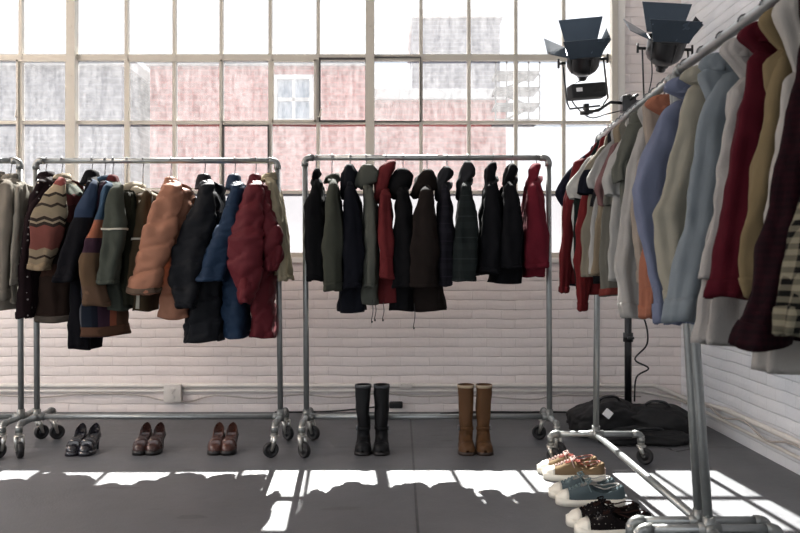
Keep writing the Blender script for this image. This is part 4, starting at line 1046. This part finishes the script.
# stand
SX, SY = W(629, 430, 5.1).x, 5.12
t = thing('light_stand', 'tall black light stand weighted by sandbags at the right corner', 'light stand', (SX, SY, 0))
zarm = W(0, 103, 5.1).z
obj('pole', tube(bmesh.new(), [(0,0,.10), (0,0,1.1)], .0235, 14), M['black'], t)
obj('pole', tube(bmesh.new(), [(0,0,1.05), (0,0,zarm+.06)], .018, 14), M['black'], t)
for z in (1.05, .62, zarm-.1):
    bm = tube(bmesh.new(), [(0,0,z-.03), (0,0,z+.03)], .033, 14); tube(bm, [(0,-.02,z), (.0,-.06,z)], .008, 8); tube(bm, [(-.02,-.062,z),(.02,-.062,z)], .009, 8); obj('coupler', bm, M['black'], t)
for a in (.5, 2.6, 4.6):
    bm = tube(bmesh.new(), [(0,0,.14), (.35*math.cos(a), .35*math.sin(a), .02), (.42*math.cos(a), .42*math.sin(a), .015)], .013, 8); obj('leg', bm, M['black'], t)
e1 = C1+dn1-Vector((SX,SY,0))
bm = tube(bmesh.new(), [e1+Vector((-.01,0,-.03)), e1+Vector((.08,0,-.02)), Vector((-.12,0,zarm+.01)), Vector((.02,0,zarm))], .011, 10); obj('arm', bm, M['black'], t)
bm = tube(bmesh.new(), [e1+Vector((0,0,.02)), e1+Vector((0,0,-.05))], .02, 10); tube(bm, [e1+Vector((-.04,-.01,-.04)), e1+Vector((.04,-.01,-.03))], .014, 8); obj('clamp', bm, M['black'], t)
e2 = C2+dn2-Vector((SX,SY,0))
bm = tube(bmesh.new(), [Vector((0,0,zarm)), Vector((.05,0,zarm+.01)), e2+Vector((0,0,-.02)), e2+Vector((0,0,.01))], .012, 10); obj('arm', bm, M['black'], t)
bm = box(bmesh.new(), -.045, .045, -.04, .04, zarm-.06, zarm+.05, .01); tube(bm, [(0,-.04,zarm+.02),(.05,-.06,zarm+.05)], .01, 8); obj('grip_head', bm, M['black'], t)
tag(obj('lamp_cable', tube(bmesh.new(), smooth_pts([C1+Vector((.0,.02,-.12)), C1+Vector((-.07,.0,-.16)), C1+Vector((-.06,.03,-.26)), C1+Vector((.05,.03,-.36)), C1+Vector((.16,.02,-.34)), (SX-.05, SY-.02, zarm-.05)], 6), .004, 7), M['cable']), 'thin black cable drooping from the left studio lamp to the stand', 'cable')
pts = [(SX+.03, SY-.03, 1.0), (SX+.03, SY-.04, .88), (SX+.10, SY-.05, .72), (SX+.11, SY-.05, .58), (SX+.03, SY-.05, .48), (SX+.12, SY-.05, .42), (SX+.04, SY-.05, .36), (SX+.03, SY-.04, .2)]
tag(obj('power_cable', tube(bmesh.new(), smooth_pts(pts, 6), .006, 8), M['cable']), 'looped black cable tied along the light stand pole', 'cable')
tag(obj('lamp_cable', tube(bmesh.new(), smooth_pts([C2+Vector((-.09,0,-.06)), C2+Vector((-.08,.02,-.18)), C2+Vector((-.12,.02,-.32)), (SX+.02, SY-.02, zarm+.02)], 6), .004, 7), M['cable']), 'thin black cable hanging from the larger studio lamp', 'cable')
# sandbags
def bag(label, rows, seed, strap=True, tagp=False):
    t = thing('sandbag', label, 'sandbag', (SX, SY, 0))
    bm = bmesh.new(); bmesh.ops.create_icosphere(bm, subdivisions=5, radius=1)
    (cx, cy, cz), (a, b, c), rot = rows
    Rz = Matrix.Rotation(rot, 3, 'Z')
    for v in bm.verts:
        p = v.co.copy(); p = Vector((sgnpow(p.x,.8), sgnpow(p.y,.8), sgnpow(p.z,.7)))
        q = Vector((p.x*a, p.y*b, p.z*c)); q.z -= .35*c*abs(p.x)**2
        n = noise.noise(p*1.6+Vector((seed,0,0)))*.03 + noise.noise(p*5+Vector((seed,3,0)))*.010
        q += v.co*n; q = Rz @ q + Vector((cx, cy, cz)); q.z = max(q.z, .003); v.co = q
    obj('bag', bm, M['bagcloth'], t)
    q = [Rz @ Vector((x*a, y, z)) + Vector((cx, cy, cz)) for x, y, z in ((-.3,-b*.2,c*.95),(-.15,-b*.3,c*1.25),(.15,-b*.3,c*1.25),(.3,-b*.2,c*.95))]
    obj('handle', tube(bmesh.new(), smooth_pts(q, 5), .009, 8), M['black'], t)
    return t, (cx, cy, cz)
M['bagcloth'] = fabric('black_sandbag_cloth', (22,22,26), rough=.7, bump=.6, spec=.4)
bag('black sandbag with a white tag slumped over the left foot of the light stand', ((-.17,-.10,.10), (.26,.17,.12), .15), 3)
t = bag('black sandbag lying to the right of the light stand, by the corner', ((.14,-.16,.09), (.26,.16,.11), -.3), 8)
bag('flat black sandbag lying in front on the floor under the other two', ((.02,-.34,.035), (.30,.11,.045), .05), 5)
p = W(607, 413, 4.80) - Vector((0,.02,0))
bm = bmesh.new(); box(bm, -.026, .026, -.003, .003, -.026, .026, .004)
bmesh.ops.transform(bm, matrix=Matrix.Rotation(-.5, 4, 'X') @ Matrix.Rotation(.75, 4, 'Y'), verts=bm.verts)
tg = obj('tag_plate', bm, M['label']); tg.location = p
tag(tg, 'small white square tag on the left black sandbag', 'tag')

# ------------------------------------------------------------------ light
sun = bpy.data.lights.new('sun', 'SUN'); sun.energy = 44; sun.angle = math.radians(.55); sun.color = (1, .965, .90)
so = bpy.data.objects.new('sun', sun); COL.objects.link(so)
dirv = Vector((.075, -1, -1.02)); so.rotation_euler = dirv.to_track_quat('-Z', 'Y').to_euler(); so.location = (0, 8, 9)
for lx, ly in ((-4.9, 3.4), (-5.4, 1.9)):  # unseen lamps added to give the room a warm fill
    t = thing('fill_lamp', 'added round white fill lamp hanging out of view on the left', 'lamp', (lx, ly, CEIL), 0, 'added fill lamps beyond the left edge')
    obj('cord', tube(bmesh.new(), [(0,0,0), (0,0,-.5)], .006, 6), M['cable'], t)
    obj('shade', lathe(bmesh.new(), [(.04,-.5),(.2,-.62),(.21,-.64),(.19,-.63),(.04,-.52)], n=24), M['white_paint'], t)
    pl = bpy.data.lights.new('warm_fill_light', 'POINT'); pl.energy = 120; pl.color = (1,.80,.66); pl.shadow_soft_size = .2
    po = bpy.data.objects.new('warm_fill_light', pl); COL.objects.link(po); po.parent = t; po.location = (0,0,-.7)
w = bpy.data.worlds.new('world'); S.world = w; w.use_nodes = True
nt = w.node_tree; bg = nt.nodes['Background']
tc = nt.nodes.new('ShaderNodeTexCoord'); sp_ = nt.nodes.new('ShaderNodeSeparateXYZ'); rp = nt.nodes.new('ShaderNodeValToRGB')
nt.links.new(tc.outputs['Generated'], sp_.inputs[0]); nt.links.new(sp_.outputs[2], rp.inputs[0]); nt.links.new(rp.outputs[0], bg.inputs[0])
rp.color_ramp.elements[0].position = 0; rp.color_ramp.elements[0].color = (.30,.31,.325,1); rp.color_ramp.elements[1].position = 1; rp.color_ramp.elements[1].color = (1.0,1.08,1.18,1)
bg.inputs[1].default_value = 2.6

cam = bpy.data.cameras.new('camera'); co = bpy.data.objects.new('camera', cam); COL.objects.link(co)
co.location = (0, 0, H); co.rotation_euler = (PI/2, 0, 0); cam.sensor_width = 36; cam.lens = F*36/800; cam.shift_y = -(266.5-HOR)/800
cam.clip_end = 300; cam.dof.use_dof = True; cam.dof.focus_distance = 4.6; cam.dof.aperture_fstop = 5.6
S.camera = co
S.view_settings.view_transform = 'Standard'; S.view_settings.look = 'None'; S.view_settings.exposure = .70; S.view_settings.gamma = 1
S.view_settings.use_curve_mapping = False
try:
    S.cycles.use_denoising = True; S.cycles.max_bounces = 10; S.cycles.transparent_max_bounces = 12; S.cycles.diffuse_bounces = 5; S.cycles.sample_clamp_indirect = 8
except Exception: pass
